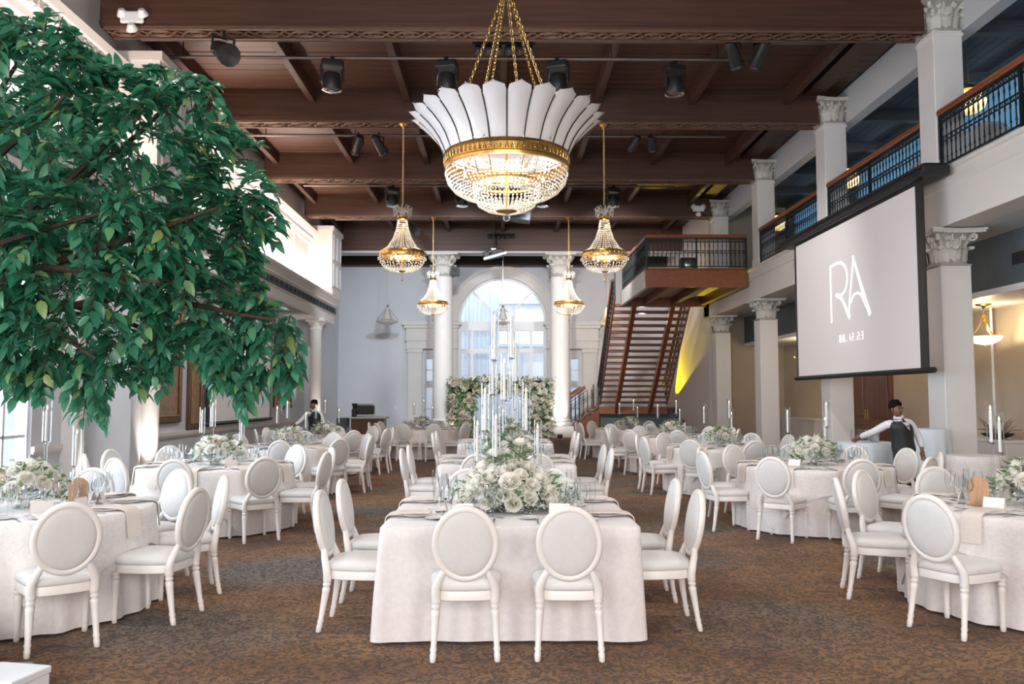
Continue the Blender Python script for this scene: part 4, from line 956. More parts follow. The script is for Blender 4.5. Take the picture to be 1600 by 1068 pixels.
# ------------------------------------------------------------------ chair
def seat_outline(sc_=1.0, n=28):
    out=[]
    for i in range(n):
        a=2*PI*i/n; c,s=math.cos(a),math.sin(a); px=math.copysign(abs(c)**.5,c); py=math.copysign(abs(s)**.5,s)*.225
        out.append((px*(.222+.10*py)*sc_, py*sc_+.015))
    return out
def layered(b, layers):
    rows=[[(x,y,z) for x,y in seat_outline(s_)] for s_,z in layers]; b.grid(rows,True)
    n=28; e=len(b.v); b.face(list(range(e-n,e))); b.face(list(range(e-n*len(rows),e-n*len(rows)+n))[::-1])
def chair_parts():
    P=[]
    b=MB(); layered(b,[(1.0,.418),(1.03,.432),(1.02,.455),(.96,.474),(.82,.487),(.5,.496),(.15,.498)]); P.append(('seat',b.mesh('seat',M['chair_fabric'],True,70),(0,0,0)))
    b=MB(); layered(b,[(.97,.355),(1.0,.36),(1.0,.412),(.98,.42)]); P.append(('seat_frame',b.mesh('seat_frame',M['chair_paint'],True,40),(0,0,0)))
    prof=[(.015,0),(.018,.004),(.021,.045),(.017,.055),(.023,.075),(.018,.09),(.0265,.275),(.029,.295),(.022,.305),(.030,.325),(.022,.338),(.030,.345),(.030,.365)]
    fl=MB().lathe(prof,12); flm=fl.mesh('leg',M['chair_paint'],True,50)
    for s_ in (-1,1): P.append(('leg',flm,(s_*.205,.205,0)))
    for s_ in (-1,1):
        b=MB().lathe(prof,12); b.v=[(x-s_*0+s_*.018*(1-z/.36), y-.055*max(0,1-z/.36)**1.3, z) for x,y,z in b.v]
        P.append(('leg',b.mesh('leg',M['chair_paint'],True,50),(s_*.182,-.195,0)))
    for s_ in (-1,1):
        b=MB(); b.tube([(s_*.182,-.195,.34),(s_*.187,-.197,.40),(s_*.184,-.205,.445),(s_*.160,-.222,.50),(s_*.136,-.233,.545),(s_*.132,-.238,.57)],[.028,.029,.028,.025,.022,.016],8); P.append(('back_post',b.mesh('back_post',M['chair_paint'],True,60),(0,0,0)))
    T=TR(0,-.228,.482,rx=R(9.5))
    b=MB(); rows=[]
    for i in range(36):
        a=2*PI*i/36; ca,sa=math.cos(a),math.sin(a); cx,cz=.188*ca,.242+.221*sa; nx,nz=ca/.188,sa/.221; l=math.hypot(nx,nz); nx/=l; nz/=l
        rows.append([T@Vector((cx+nx*u,v,cz+nz*u)) for u,v in ((-.020,-.012),(-.008,-.022),(.010,-.022),(.020,-.010),(.020,.012),(.010,.022),(-.008,.022),(-.020,.012))])
    b.grid(rows+[rows[0]],True); P.append(('back_frame',b.mesh('back_frame',M['chair_paint'],True,70),(0,0,0)))
    b=MB(); rows=[]
    for f,d in ((1.0,0.0),(1.0,.010),(.96,.024),(.86,.033),(.6,.039),(.25,.041),(.0005,.042)):
        rows.append([(.175*f*math.cos(2*PI*i/32),d,.242+.208*f*math.sin(2*PI*i/32)) for i in range(32)])
    b.grid(rows,True,T); b.grid([[(x,-y*.8,z) for x,y,z in r_][::-1] for r_ in rows],True,T); P.append(('back_pad',b.mesh('back_pad',M['chair_fabric'],True,70),(0,0,0)))
    return P
CP=chair_parts()
def chair(x,y,rz,label,group):
    t=thing('dining_chair',label,'chair',(x,y,0),rz,group)
    for nm,me,lo in CP: link(nm,me,t,lo)
    return t

# ------------------------------------------------------------------ cloths
TZ=0.765
def skirt(peri, seed, zb=.02, flare=.06, amp=.035, nz=7, corner=None, hem=None, off=0.0, folds=(11,17,29)):
    """peri: list of (x,y,nx,ny); builds top and hanging skirt"""
    r_=random.Random(seed); n=len(peri); ph=[r_.uniform(0,6.28) for _ in folds]; am=[r_.uniform(.5,1) for _ in folds]
    b=MB(); cx=sum(p[0] for p in peri)/n; cy=sum(p[1] for p in peri)/n
    rows=[]
    for f in (.02,.5,.93): rows.append([(cx+(x-cx)*f,cy+(y-cy)*f,TZ+off) for x,y,_,_ in peri])
    rows.append([(x-nx*.012,y-ny*.012,TZ+off-.001) for x,y,nx,ny in peri]); rows.append([(x+nx*(.004+off),y+ny*(.004+off),TZ+off-.012) for x,y,nx,ny in peri])
    for k in range(1,nz+1):
        row=[]
        for i,(x,y,nx,ny) in enumerate(peri):
            zb_=zb if hem is None else hem[i]
            t=k/nz; z=TZ+off-.012-(TZ-.012-zb_)*t; tt=(TZ-z)/TZ; s=i/n*2*PI
            w_=sum(a*math.sin(q*s+p_) for a,q,p_ in zip(am,folds,ph))/sum(am)
            d=.004+off+flare*tt+amp*w_*min(1,tt*1.6)*(1.0 if corner is None else .5+corner[i])
            if corner is not None: d+=corner[i]*.035*tt
            row.append((x+nx*d,y+ny*d,z))
        rows.append(row)
    b.grid(rows,True); return b
def circ(r,n=132): return [(r*math.cos(2*PI*i/n),r*math.sin(2*PI*i/n),math.cos(2*PI*i/n),math.sin(2*PI*i/n)) for i in range(n)]
def rsq(hx,hy,rc=.05,n=44):
    out=[]; cor=[]
    for q,(sx,sy) in enumerate(((1,1),(-1,1),(-1,-1),(1,-1))):
        for i in range(7):
            a=R(90)*q+R(90)*i/6; out.append((sx*(hx-rc)+rc*math.cos(a),sy*(hy-rc)+rc*math.sin(a),math.cos(a),math.sin(a))); cor.append(1.0)
        nx_=((-1,1),(-1,-1),(1,-1),(1,1))[q]; a=R(90)*(q+1); p0=out[-1]; p1=(nx_[0]*(hx-rc)+rc*math.cos(a),nx_[1]*(hy-rc)+rc*math.sin(a))
        for i in range(1,n): f=i/n; out.append((p0[0]+(p1[0]-p0[0])*f,p0[1]+(p1[1]-p0[1])*f,math.cos(a),math.sin(a))); cor.append(max(0,1-min(f,1-f)*7))
    return out,cor
RT=.93; HS=.875
CIR=circ(RT)
cloth_round=[skirt(CIR,s_,flare=.05,amp=.04).mesh('tablecloth',M['cloth'],True,180) for s_ in (1,2,3)]
def overlay_mesh(seed,rot):
    a0=R(rot); hs=1.20; hem=[]
    for (x,y,nx,ny) in CIR:
        a=math.atan2(y,x)-a0; d=hs/max(abs(math.cos(a)),abs(math.sin(a))); d=min(d,hs*1.36); hem.append(TZ-max(.16,d-RT))
    return skirt(CIR,seed,off=.006,flare=.055,amp=.03,hem=hem,nz=5).mesh('overlay_cloth',M['lace'],True,180)
OVM=[overlay_mesh(11,20),overlay_mesh(12,65),overlay_mesh(13,40)]
SQ,COR=rsq(HS,HS)
cloth_sq=[skirt(SQ,s_,flare=.012,amp=.024,corner=COR,folds=(9,14,23)).mesh('tablecloth',M['cloth'],True,180) for s_ in (5,6)]
ltop=MB().lathe([(RT-.03,.735),(RT-.01,.74),(RT-.01,.757),(RT-.03,.76)],40).mesh('tabletop',M['frame_wood'])
stop_=MB().cbox(-HS+.015,HS-.015,-HS+.015,HS-.015,.735,.76,.008).mesh('tabletop',M['frame_wood'],False)
tleg=MB().tube([(0,0,0),(0,0,.74)],.02,8).mesh('leg',M['steel'])
# ------------------------------------------------------------------ tableware
PLATE=MB().lathe([(0,0),(.085,0),(.09,.004),(.14,.016),(.142,.018),(.138,.019),(.09,.008),(0,.007)],28,cap=False).mesh('plate',M['china'])
BREAD=MB().lathe([(0,0),(.05,0),(.075,.009),(.073,.011),(.05,.004),(0,.004)],22,cap=False).mesh('bread_plate',M['china'])
def wineglass(h,rb,rt,bz): return [(0,0),(.034,0),(.034,.003),(.006,.007),(.004,.03),(.004,bz),(.012,bz+.008),(rb*.8,bz+(h-bz)*.22),(rb,bz+(h-bz)*.45),(rt,h),(rt-.002,h),(rb-.003,bz+(h-bz)*.45),(rb*.7,bz+(h-bz)*.25),(0,bz+.016)]
WG=MB().lathe(wineglass(.225,.043,.032,.10),16,cap=False).mesh('wine_glass',M['glass'])
GB=MB().lathe(wineglass(.185,.040,.036,.075),16,cap=False).mesh('water_goblet',M['glass'])
FLT=MB().lathe(wineglass(.245,.026,.022,.09),14,cap=False).mesh('champagne_flute',M['glass'])
def napkin_mesh():
    b=MB(); path=[(.30,.024),(.20,.026),(.10,.025),(.03,.018),(.0,.008),(-.012,-.002),(-.020,-.03),(-.028,-.10),(-.040,-.20)]
    nrm=[(0,1),(0,1),(0,1),(-.2,1),(-.45,.9),(-.8,.6),(-1,.1),(-1,0),(-1,0)]; top=[]; bot=[]
    for k,((y,z),(ny,nz)) in enumerate(zip(path,nrm)):
        w_=.075*(1+.03*math.sin(k))
        top.append([(w_*u,y+ny*.005,z+nz*.005) for u in (-1,-.33,.33,1)]); bot.append([(w_*u,y-ny*.002,z-nz*.002) for u in (1,.33,-.33,-1)])
    loop=[t+q for t,q in zip(top,bot)]; b.grid(loop,True); b.face([0,1,2,3,4,5,6,7][::-1]); e=len(b.v); b.face(list(range(e-8,e))); return b
NAP=napkin_mesh().mesh('napkin',M['napkin'],True,35)
def fork_mesh():
    b=MB(); b.box(-.004,.004,-.10,.04,.001,.004); b.box(-.007,.007,-.11,-.06,.001,.004); b.box(-.011,.011,.04,.055,.001,.004)
    for x in (-.010,-.004,.002,.008): b.box(x,x+.0025,.055,.095,.001,.004)
    return b
FORK=fork_mesh().mesh('fork',M['silver'],False)
KNIFE=MB().prism([(-.006,-.11),(.006,-.11),(.005,-.01),(.010,.02),(.010,.09),(.0,.115),(-.004,.09),(-.004,-.01)],.001,.004).mesh('knife',M['silver'],False)
def card_mesh():
    b=MB(); b.add([(-.075,-.03,0),(.075,-.03,0),(.075,0,.095),(-.075,0,.095),(-.075,.03,0),(.075,.03,0),(-.075,-.028,0),(.075,-.028,0),(.075,0,.092),(-.075,0,.092)],[(0,1,2,3),(5,4,3,2),(7,6,9,8),(6,0,3,9),(1,7,8,2)]); return b
CARD=card_mesh().mesh('menu_card',M['card'],False)
# roses
def rose_mesh(m,seed,full=True):
    r_=random.Random(seed); b=MB()
    rings=((3,.26,.74,.05),(4,.48,.70,.15),(5,.70,.60,.35),(5,.90,.42,.6),(6,1.02,.22,.9)) if full else ((3,.45,.55,.2),(5,.95,.30,.75))
    for kk,(n,rr,zt,op) in enumerate(rings):
        for i in range(n):
            a=2*PI*(i+.5*kk)/n+r_.uniform(-.2,.2); rows=[]
            for (t,wd) in ((0,.25),(.45,.8),(.8,1.0),(1.0,.7)) if full else ((0,.3),(.6,1.0),(1.0,.7)):
                rad_=rr*(.25+.75*math.sin(t*PI*.5)**(1 if op>.5 else .8))*(1 if t<.95 else 1+.12*op); z=-.35+(zt+.35)*t-(.10*op if t>.95 else 0)
                sp=PI/n*1.25*wd
                rows.append([(rad_*math.cos(a+sp*u)*(1-.04*u*u),rad_*math.sin(a+sp*u)*(1-.04*u*u),z-.10*u*u*t) for u in ((-1,-.4,.4,1) if full else (-1,0,1))])
            b.grid(rows)
    b.sphere((0,0,.05),(.25,.25,.42),6,4)
    return b.mesh('rose',m,True,180)
ROSE=[rose_mesh(M['rose'],1),rose_mesh(M['rose'],2),rose_mesh(M['rose_blush'],3)]
ROSE_S=[rose_mesh(M['rose'],4,False),rose_mesh(M['rose_blush'],5,False)]
def breath_mesh(seed,rx,rz,n,z0):
    r_=random.Random(seed); b=MB()
    for i in range(n):
        a=r_.uniform(0,2*PI); ph=math.asin(r_.uniform(-.15,1)); f=r_.uniform(.82,1.12); x,y,z=rx*f*math.cos(ph)*math.cos(a),rx*f*math.cos(ph)*math.sin(a),z0+rz*f*math.sin(ph)
        b.octa((x,y,max(z,.008)),r_.uniform(.0045,.0095))
    return b.mesh('babys_breath',M['breath'],True,180)
def leafy_mesh(seed,rx,rz,n,z0,L=.075,m='foliage'):
    r_=random.Random(seed); b=MB()
    for i in range(n):
        a=r_.uniform(0,2*PI); ph=r_.uniform(-.1,1.4); f=r_.uniform(.75,1.08); c=Vector((rx*f*math.cos(ph)*math.cos(a),rx*f*math.cos(ph)*math.sin(a),max(.015,z0+rz*f*math.sin(ph))))
        d=(Vector((math.cos(a),math.sin(a),r_.uniform(-.4,1.0)))).normalized(); s_=d.cross(Vector((r_.uniform(-1,1),r_.uniform(-1,1),1))).normalized(); up=s_.cross(d); l=L*r_.uniform(.7,1.2)
        vs=[c,c+d*l*.35+s_*l*.22+up*l*.04,c+d*l*.4-up*l*.03,c+d*l*.35-s_*l*.22+up*l*.04,c+d*l]
        vs=[Vector((v.x,v.y,max(v.z,.004))) for v in vs]
        b.add(vs,[(0,2,1),(0,3,2),(1,2,4),(2,3,4)])
    return b.mesh('greenery',M[m],True,180)
BRE=[breath_mesh(s_,.27,.26,420,.06) for s_ in (1,2)]; LFY=[leafy_mesh(s_,.26,.24,150,.06) for s_ in (1,2)]
BOWL=MB().lathe([(.07,0),(.08,.01),(.03,.03),(.03,.05),(.12,.08),(.15,.12),(.145,.12),(.10,.09),(0,.08)],20).mesh('bowl',M['crystal_clear'])
def bouquet(x,y,label,seed,scale=1.0,far=False,blush=.3,group='low rose arrangements on the tables'):
    r_=random.Random(seed); t=thing('flower_arrangement',label,'flowers',(x,y,TZ+.007),r_.uniform(0,6),group); t.scale=(scale,)*3
    link('bowl',BOWL,t); q=link('babys_breath',BRE[seed%2],t); tag(q,kind='stuff'); q=link('greenery',LFY[seed%2],t); tag(q,kind='stuff')
    n=13 if far else 20; k=0
    for i in range(n):
        ph=math.asin(min(1,.05+.95*(i+.5)/n)); a=i*2.39996; rr=.215*r_.uniform(.9,1.1); d=Vector((math.cos(ph)*math.cos(a),math.cos(ph)*math.sin(a),math.sin(ph)*.95+.1)).normalized()
        me=(ROSE_S if far else ROSE)[(-1 if r_.random()<blush else r_.randrange(1 if far else 2))]
        link('rose',me,t,(rr*d.x,rr*d.y,.10+.20*d.z),rot=d.to_track_quat('Z','Y').to_euler(),scale=r_.uniform(.048,.066))
    return t
# candle stands
FLM=MB(); FLM.lathe([(0,0),(.006,.006),(.007,.014),(.003,.028),(0,.038)],8); FLMM=FLM.mesh('flame',M['flame'])
CST={}
def candle(x,y,top,label,cyl=.34,group='glass cylinder candle stands',z=TZ+.007,r=.034):
    """top: height of the glass rim above the floor"""
    t=thing('candle_stand',label,'candle stand',(x,y,z),0,group); H=round(top-z,3); key=(H,cyl,r)
    if key not in CST:
        zc=H-cyl; a=MB().lathe([(.05,0),(.05,.008),(.012,.014),(.0105,.02),(.0105,zc-.03),(.02,zc-.02),(.014,zc-.01),(.03,zc)],12).mesh('stem',M['acrylic'])
        g=MB().lathe([(r*.7,zc),(r,zc+.006),(r,H),(r-.003,H),(r-.003,zc+.01),(0,zc+.01)],18,cap=False).mesh('glass_cylinder',M['acrylic'])
        c=MB().lathe([(.012,zc+.011),(.012,H-.08),(.007,H-.072),(0,H-.072)],10).mesh('candle',M['wax']); CST[key]=(a,g,c,H-.07)
    a,g,c,zf=CST[key]; link('stem',a,t); link('glass_cylinder',g,t); link('candle',c,t); link('flame',FLMM,t,(0,0,zf))
    return t

# ------------------------------------------------------------------ tables with chairs and settings
SECT=['right','right far','far right','far','far left','left far','left','left near','near left','near','near right','right near']
def sect(a): return SECT[int(((a+15)%360)//30)]
def settings(cx,cy,ang,dist,tname,pos,lvl,seed):
    """one place setting; ang = direction from table centre to the seat"""
    r_=random.Random(seed); ca,sa=math.cos(ang),math.sin(ang)
    def pt(x,y): # x across (to the sitter's right), y towards the centre from the edge
        return (cx+ca*(dist-y)-sa*x, cy+sa*(dist-y)+ca*x)
    rz=ang+PI/2; z=TZ+.008; w_='%s seat of the %s'%(pos,tname)
    def put(nm,me,x,y,dz,lab,cat,grp,dr=0):
        p=pt(x,y); tag(link(nm,me,None,(p[0],p[1],z+dz),rz+dr),lab,cat,grp)
    put('plate',PLATE,0,.20,0,'white dinner plate at the '+w_,'plate','dinner plates'); put('napkin',NAP,0,.0,0,'beige napkin at the '+w_,'napkin','napkins over the table edge')
    put('wine_glass',WG,.15,.42,0,'stemmed wine glass at the '+w_,'wine glass','wine glasses'); 
    put('water_goblet',GB,.07,.47,0,'short water goblet at the '+w_,'goblet','water goblets')
    if lvl>0:
        put('champagne_flute',FLT,.22,.36,0,'slim champagne flute at the '+w_,'flute','champagne flutes')
        put('fork',FORK,-.18,.19,0,'silver fork at the '+w_,'fork','silver forks'); put('knife',KNIFE,.175,.19,0,'silver knife at the '+w_,'knife','silver knives')
        put('bread_plate',BREAD,-.24,.33,0,'small bread plate at the '+w_,'bread plate','bread plates')
        if seed%2==0 or lvl>1: put('menu_card',CARD,-.02+r_.uniform(-.04,.04),.40,0,'cream folded card at the '+w_,'card','folded menu cards',r_.uniform(-.25,.25))
def round_table(cx,cy,angs,tname,lvl,seed,dr=None):
    t=thing('round_table','round banquet table hidden under cloth, '+tname,'table',(cx,cy,0),group='round banquet tables')
    link('tabletop',ltop,t)
    for a in (45,135,225,315): link('leg',tleg,t,(.55*math.cos(R(a)),.55*math.sin(R(a)),0))
    tag(link('tablecloth',cloth_round[seed%3],None,(cx,cy,0),seed*1.3),'long white cloth to the floor on the '+tname,'tablecloth','white floor-length tablecloths')
    tag(link('overlay_cloth',OVM[seed%3],None,(cx,cy,0),seed*.35),'patterned white overlay cloth on the '+tname,'tablecloth','patterned overlay cloths')
    used={}
    for i,a in enumerate(angs):
        d=(dr or {}).get(i,0)+rnd.uniform(-.02,.03); p=sect(a)
        if p in used: p='second '+p
        used[p]=1; ar=R(a); rr=1.16+d
        chair(cx+rr*math.cos(ar),cy+rr*math.sin(ar),ar+PI/2+R(rnd.uniform(-4,4)),'white oval-back chair at the %s seat of the %s'%(p,tname),'white oval-back chairs at the round tables')
        settings(cx,cy,ar,RT,tname,p,lvl,seed*20+i)
def square_table(cx,cy,tname,lvl,seed,ch):
    t=thing('square_table','square banquet table hidden under cloth, '+tname,'table',(cx,cy,0),group='square banquet tables')
    link('tabletop',stop_,t)
    for sx in (-1,1):
        for sy in (-1,1): link('leg',tleg,t,(sx*.75,sy*.75,0))
    tag(link('tablecloth',cloth_sq[seed%2],None,(cx,cy,0),0),'long white cloth draped over the '+tname,'tablecloth','white floor-length tablecloths')
    k=0
    for (x,y,a,p) in ch:
        ar=R(a); chair(x,y,ar+PI/2+R(rnd.uniform(-3,3)),'white oval-back chair at the %s seat of the %s'%(p,tname),'white oval-back chairs at the square tables')
        off=-(x-cx)*math.sin(ar)+(y-cy)*math.cos(ar)
        settings(cx-math.sin(ar)*off,cy+math.cos(ar)*off,ar,HS,tname,p,lvl,seed*20+k); k+=1
def sq_ch(cx,cy,s=.40,d=1.08):
    return [(cx-s+.03,cy-d,270,'near left'),(cx+s-.04,cy-d,270,'near right'),(cx+d,cy-s,0,'right near'),(cx+d,cy+s,0,'right far'),(cx+s,cy+d,90,'far right'),(cx-s,cy+d,90,'far left'),(cx-d,cy+s,180,'left far'),(cx-d,cy-s,180,'left near')]
T1=(.055,6.43); c1_=sq_ch(*T1)
c1_[0]=(-.235,5.43,270,'near left'); c1_[1]=(.425,5.43,270,'near right')
NT=dict(T1='front centre table',T2='second centre table',T3='third centre table',L1='round table under tree',L2='second left round table',L3='third left round table',L4='fourth left round table',F='far left table',
        R1='right edge round table',R2='second right round table',R3='third right round table',R4='fourth right round table',R5='far right table')
square_table(*T1,NT['T1'],2,5,c1_)
square_table(.06,11.25,NT['T2'],1,6,sq_ch(.06,11.25)); square_table(.06,16.0,NT['T3'],0,7,sq_ch(.06,16.0))
LA=[-50,-12,26,62,98,134,170,206,242,272]; RA_=[231,270,308,345,17,48,82,117,153,187]
POS=dict(L1=(-3.72,6.5),L2=(-3.62,10.5),L3=(-3.72,14.4),L4=(-3.85,18.0),F=(-2.15,22.3),R1=(4.22,6.5),R2=(3.96,10.45),R3=(3.82,14.3),R4=(3.72,18.1),R5=(3.45,22.2))
round_table(*POS['L1'],LA,NT['L1'],2,1); round_table(*POS['L2'],LA,NT['L2'],1,2); round_table(*POS['L3'],[a+8 for a in LA],NT['L3'],0,3); round_table(*POS['L4'],[a-6 for a in LA],NT['L4'],0,4)
round_table(*POS['F'],[a+14 for a in LA],NT['F'],0,8)
round_table(*POS['R1'],[212,163,127,91,55,20,345,310,285,250],NT['R1'],2,9); round_table(*POS['R2'],RA_,NT['R2'],1,10); round_table(*POS['R3'],[a+5 for a in RA_],NT['R3'],0,11); round_table(*POS['R4'],[a-7 for a in RA_],NT['R4'],0,12)
round_table(*POS['R5'],[a+11 for a in RA_],NT['R5'],0,13)
# centrepieces
sd=30
for k in ('L1','L2','L3','L4','F','R1','R2','R3','R4','R5'):
    x,y=POS[k]; sd+=1; far=y>13
    bouquet(x,y,'low bouquet of white roses on the '+NT[k],sd,1.12 if not far else 1.05,far,.08 if k in('L2','R2','L1','R1') else .55)
    for j,(dx,dy,tp,wd) in enumerate(((-.26,.18,1.50,'middle height'),(0.05,-.32,1.60,'tallest'),(.24,.22,1.40,'shortest'))):
        if k=='L1': dx,dy=((-.35,-.25),(-.02,.30),(.22,.32))[j]
        if k=='R1': dx,dy=((-.05,.36),(-.30,.06),(.3,.3))[j]
        candle(x+dx,y+dy,tp,'%s glass candle stand on the %s'%(wd,NT[k]))
# tall centre pieces of the square tables
def tallgroup(cx,cy,tname,lst):
    words=('first','second','third','fourth','fifth','sixth','seventh','eighth','ninth','tenth','eleventh','twelfth')
    lst=sorted(lst,key=lambda q:-q[2])
    for j,(dx,dy,tp) in enumerate(lst):
        candle(cx+dx,cy+dy,tp,'%s tallest glass candle stand on the %s'%(words[j] if j else 'very',tname),.36 if j>3 else .40,'tall candle stands on the centre tables',r=.031)
p=lambda px,py,Y: at(px,py,Y)
T1L=[]
for px,py,Y in ((758,598,6.15),(822,598,6.18),(773,484,6.5),(799,480,6.42),(806,520,6.62),(788,552,6.3),(770,540,6.66),(746,650,6.5),(840,655,6.5),(775,640,6.2)):
    q=at(px,py,Y); T1L.append((q.x-T1[0],Y-T1[1],q.z))
tallgroup(*T1,NT['T1'],T1L)
tallgroup(.06,11.25,NT['T2'],[(-.25,.1,1.72),(.05,.25,2.02),(.25,-.1,1.62),(-.05,-.2,1.50),(.12,.1,1.86),(-.32,-.18,1.42)])
tallgroup(.06,16.0,NT['T3'],[(-.25,.1,1.7),(.05,.2,1.95),(.28,-.1,1.6),(-.12,-.2,1.5)])
# big front bouquet: three mounds
def big_bouquet(cx,cy,label,seed,far):
    r_=random.Random(seed); t=thing('flower_arrangement',label,'flowers',(cx,cy,TZ+.007),0,'large rose arrangements on the centre tables')
    link('bowl',BOWL,t,scale=(2.0,1.6,1.0))
    for i,(dx,dy,s_) in enumerate(((-.16,-.02,1.0),(.17,0,1.0),(0,.05,1.15),(.0,-.12,.85))):
        q=link('babys_breath',BRE[i%2],t,(dx,dy,0),i*1.1,scale=s_); tag(q,kind='stuff'); q=link('greenery',LFY[i%2],t,(dx,dy,0),i*2.1,scale=s_*.97); tag(q,kind='stuff')
    n=28 if far else 62
    for i in range(n):
        ph=math.asin(min(1,.02+.97*(i+.5)/n)); a=i*2.39996; d=Vector((math.cos(ph)*math.cos(a),math.cos(ph)*math.sin(a),math.sin(ph)))
        p_=Vector((d.x*.36*r_.uniform(.86,1.08),d.y*.28*r_.uniform(.86,1.08),.06+.29*d.z*r_.uniform(.9,1.1)))
        link('rose',(ROSE_S[0] if far else ROSE[r_.randrange(2)]),t,p_,rot=Vector((d.x,d.y,d.z+.25)).to_track_quat('Z','Y').to_euler(),scale=r_.uniform(.055,.08))
    for i in range(7):   # taller sprays
        a=i*.9; x,y=.13*math.cos(a),.12*math.sin(a); h=r_.uniform(.40,.52)
        b=MB(); b.tube([(x*.6,y*.6,.1),(x,y,h)],.005,5); b.build('stem',M['stem'],t)
        if i%2==0: link('rose',ROSE_S[0] if far else ROSE[0],t,(x,y,h),scale=.06)
        q=link('greenery',LFY[0],t,(x,y,h-.10),i,scale=.28); tag(q,kind='stuff')
big_bouquet(T1[0],T1[1]-.08,'large mound of white roses on the front centre table',50,False)
big_bouquet(.06,11.25,'large mound of white roses on the second centre table',51,True); big_bouquet(.06,16.0,'large mound of white roses on the third centre table',52,True)
# blossom puff standing in for the shaded, blurred flowers beside the roses
o=MB(); o.lathe([(0,0),(.07,.0),(.09,.05),(.09,.12),(.07,.16),(.03,.18),(0,.19)],18); 
r0=random.Random(3); o.v=[(x*(1+r0.uniform(-.06,.06)),y*(1+r0.uniform(-.06,.06)),z*(1+r0.uniform(-.05,.05))) for x,y,z in o.v]
bb_=MB()
for i in range(1700):
    a=r0.uniform(0,6.28); ph=r0.uniform(0,1.45); bb_.octa((.15*math.cos(ph)*math.cos(a),.15*math.cos(ph)*math.sin(a),.03+.20*math.sin(ph)),.010)
t=thing('breath_cluster','grey-green puff of tiny blossoms imitating shaded flowers right of the front roses','flowers',(T1[0]+.42,T1[1]-.03,TZ+.007)); o.build('base_foliage',M['foliage'],t); q=bb_.build('tiny_blossoms',M['breath'],t); tag(q,kind='stuff')
# wooden table signs
def sign(x,y,rz,lab):
    t=thing('table_sign',lab,'table sign',(x,y,TZ+.007),rz,'wooden table signs')
    b=MB(); pts=[(-.07,0),(.07,0)]+[(.07*math.cos(a),.15+.07*math.sin(a)) for a in [PI*i/10 for i in range(11)]]; b.prism(pts,-.008,.008,TR(0,0,.012,rx=R(80))); b.build('board',M['tan'],t,False)
    MB().cbox(-.08,.08,-.03,.05,0,.014,.004).build('foot',M['tan'],t,False)
sign(POS['L1'][0]+.42,POS['L1'][1]-.02,R(25),'tan wooden arched sign beside the flowers under the tree'); sign(POS['R1'][0]-.46,POS['R1'][1]-.02,R(-20),'tan wooden arched sign beside the flowers at the right edge')

# ------------------------------------------------------------------ tree
TY=4.3
OUT=[(-330,330),(-260,120),(-120,30),(0,22),(60,18),(140,55),(185,118),(240,95),(300,112),(335,128),(350,165),(375,190),(400,250),(432,305),(425,350),(392,372),(405,425),(445,480),(468,565),(462,612),(432,568),(408,600),(395,640),(372,612),(345,600),(300,566),(250,590),(205,592),(150,636),(110,606),(60,592),(0,590),(-120,600),(-260,540)]
PX=[(at(x,y,TY).x,at(x,y,TY).z) for x,y in OUT]
def inside(x,z):
    c=False; n=len(PX)
    for i in range(n):
        (x0,z0),(x1,z1)=PX[i],PX[i-1]
        if (z0>z)!=(z1>z) and x<(x1-x0)*(z-z0)/(z1-z0)+x0: c=not c
    return c
def edged(x,z):
    m=9
    for i in range(len(PX)):
        (x0,z0),(x1,z1)=PX[i-1],PX[i]; dx,dz=x1-x0,z1-z0; t=max(0,min(1,((x-x0)*dx+(z-z0)*dz)/(dx*dx+dz*dz))); m=min(m,math.hypot(x-x0-t*dx,z-z0-t*dz))
    return m
tr=thing('ficus_tree','large leafy green tree spreading in from the left','tree',(-3.75,TY-.05,0))
TO=Vector((-3.75,TY-.05,0))
b=MB(); b.lathe([(.30,0),(.36,.05),(.40,.45),(.41,.5),(.38,.5),(.36,.44),(0,.44)],24); b.build('planter',M['white'],tr)
def limb(pts,r0,r1,name='branch'):
    P=[Vector(p)-TO for p in pts]; Q=[]
    for i in range(len(P)-1):
        for k in range(4): Q.append(P[i].lerp(P[i+1],k/4)+Vector((rt.uniform(-1,1),rt.uniform(-1,1),rt.uniform(-1,1)))*.012)
    Q.append(P[-1]); n=len(Q); MB().tube(Q,[r0+(r1-r0)*i/(n-1) for i in range(n)],7).build(name,M['bark'],tr)
rt=random.Random(21)
limb([(-3.75,TY-.05,.43),(-3.70,TY,1.2),(-3.60,TY,1.9)],.10,.075,'trunk')
ends=[]
for (px,py,dy,mx,my) in ((170,330,-.45,-60,395),(340,325,-.30,150,390),(250,440,-.50,60,420),(430,500,-.1,220,460),(100,150,-.35,-60,300),(215,185,-.30,60,320),(300,130,.2,120,290),(60,60,.1,-80,250),(150,560,-.2,0,470),(300,540,.3,100,470),(390,330,.3,180,360),(-100,200,.4,-160,330)):
    a=Vector((-3.60,TY,1.9)); m=at(mx,my,TY+dy*.5); e=at(px,py,TY+dy); limb([a,m,e],.030,.008); ends+= [a.lerp(m,.6),m,m.lerp(e,.5),e]
def leafm():
    b=MB(); L=1.0; W=.24
    rows=[(0,0.02,0),(.2,.75,.03),(.45,1.0,.02),(.72,.7,-.04),(.9,.28,-.10)]
    vs=[]; fs=[]
    for t,w_,z in rows: vs+=[(-W*w_,t,z+.07*w_),(0,t,z),(W*w_,t,z+.07*w_)]
    vs.append((0,1.0,-.15))
    for k in range(4):
        a=k*3; fs+=[(a,a+1,a+4,a+3),(a+1,a+2,a+5,a+4)]
    fs+=[(12,13,15),(13,14,15)]; return vs,fs
LV,LF=leafm(); LEAFM=bpy.data.meshes.new('leaf'); LEAFM.from_pydata(LV,[],LF); LEAFM.materials.append(M['leaf']); LEAFM.polygons.foreach_set('use_smooth',[True]*len(LF))
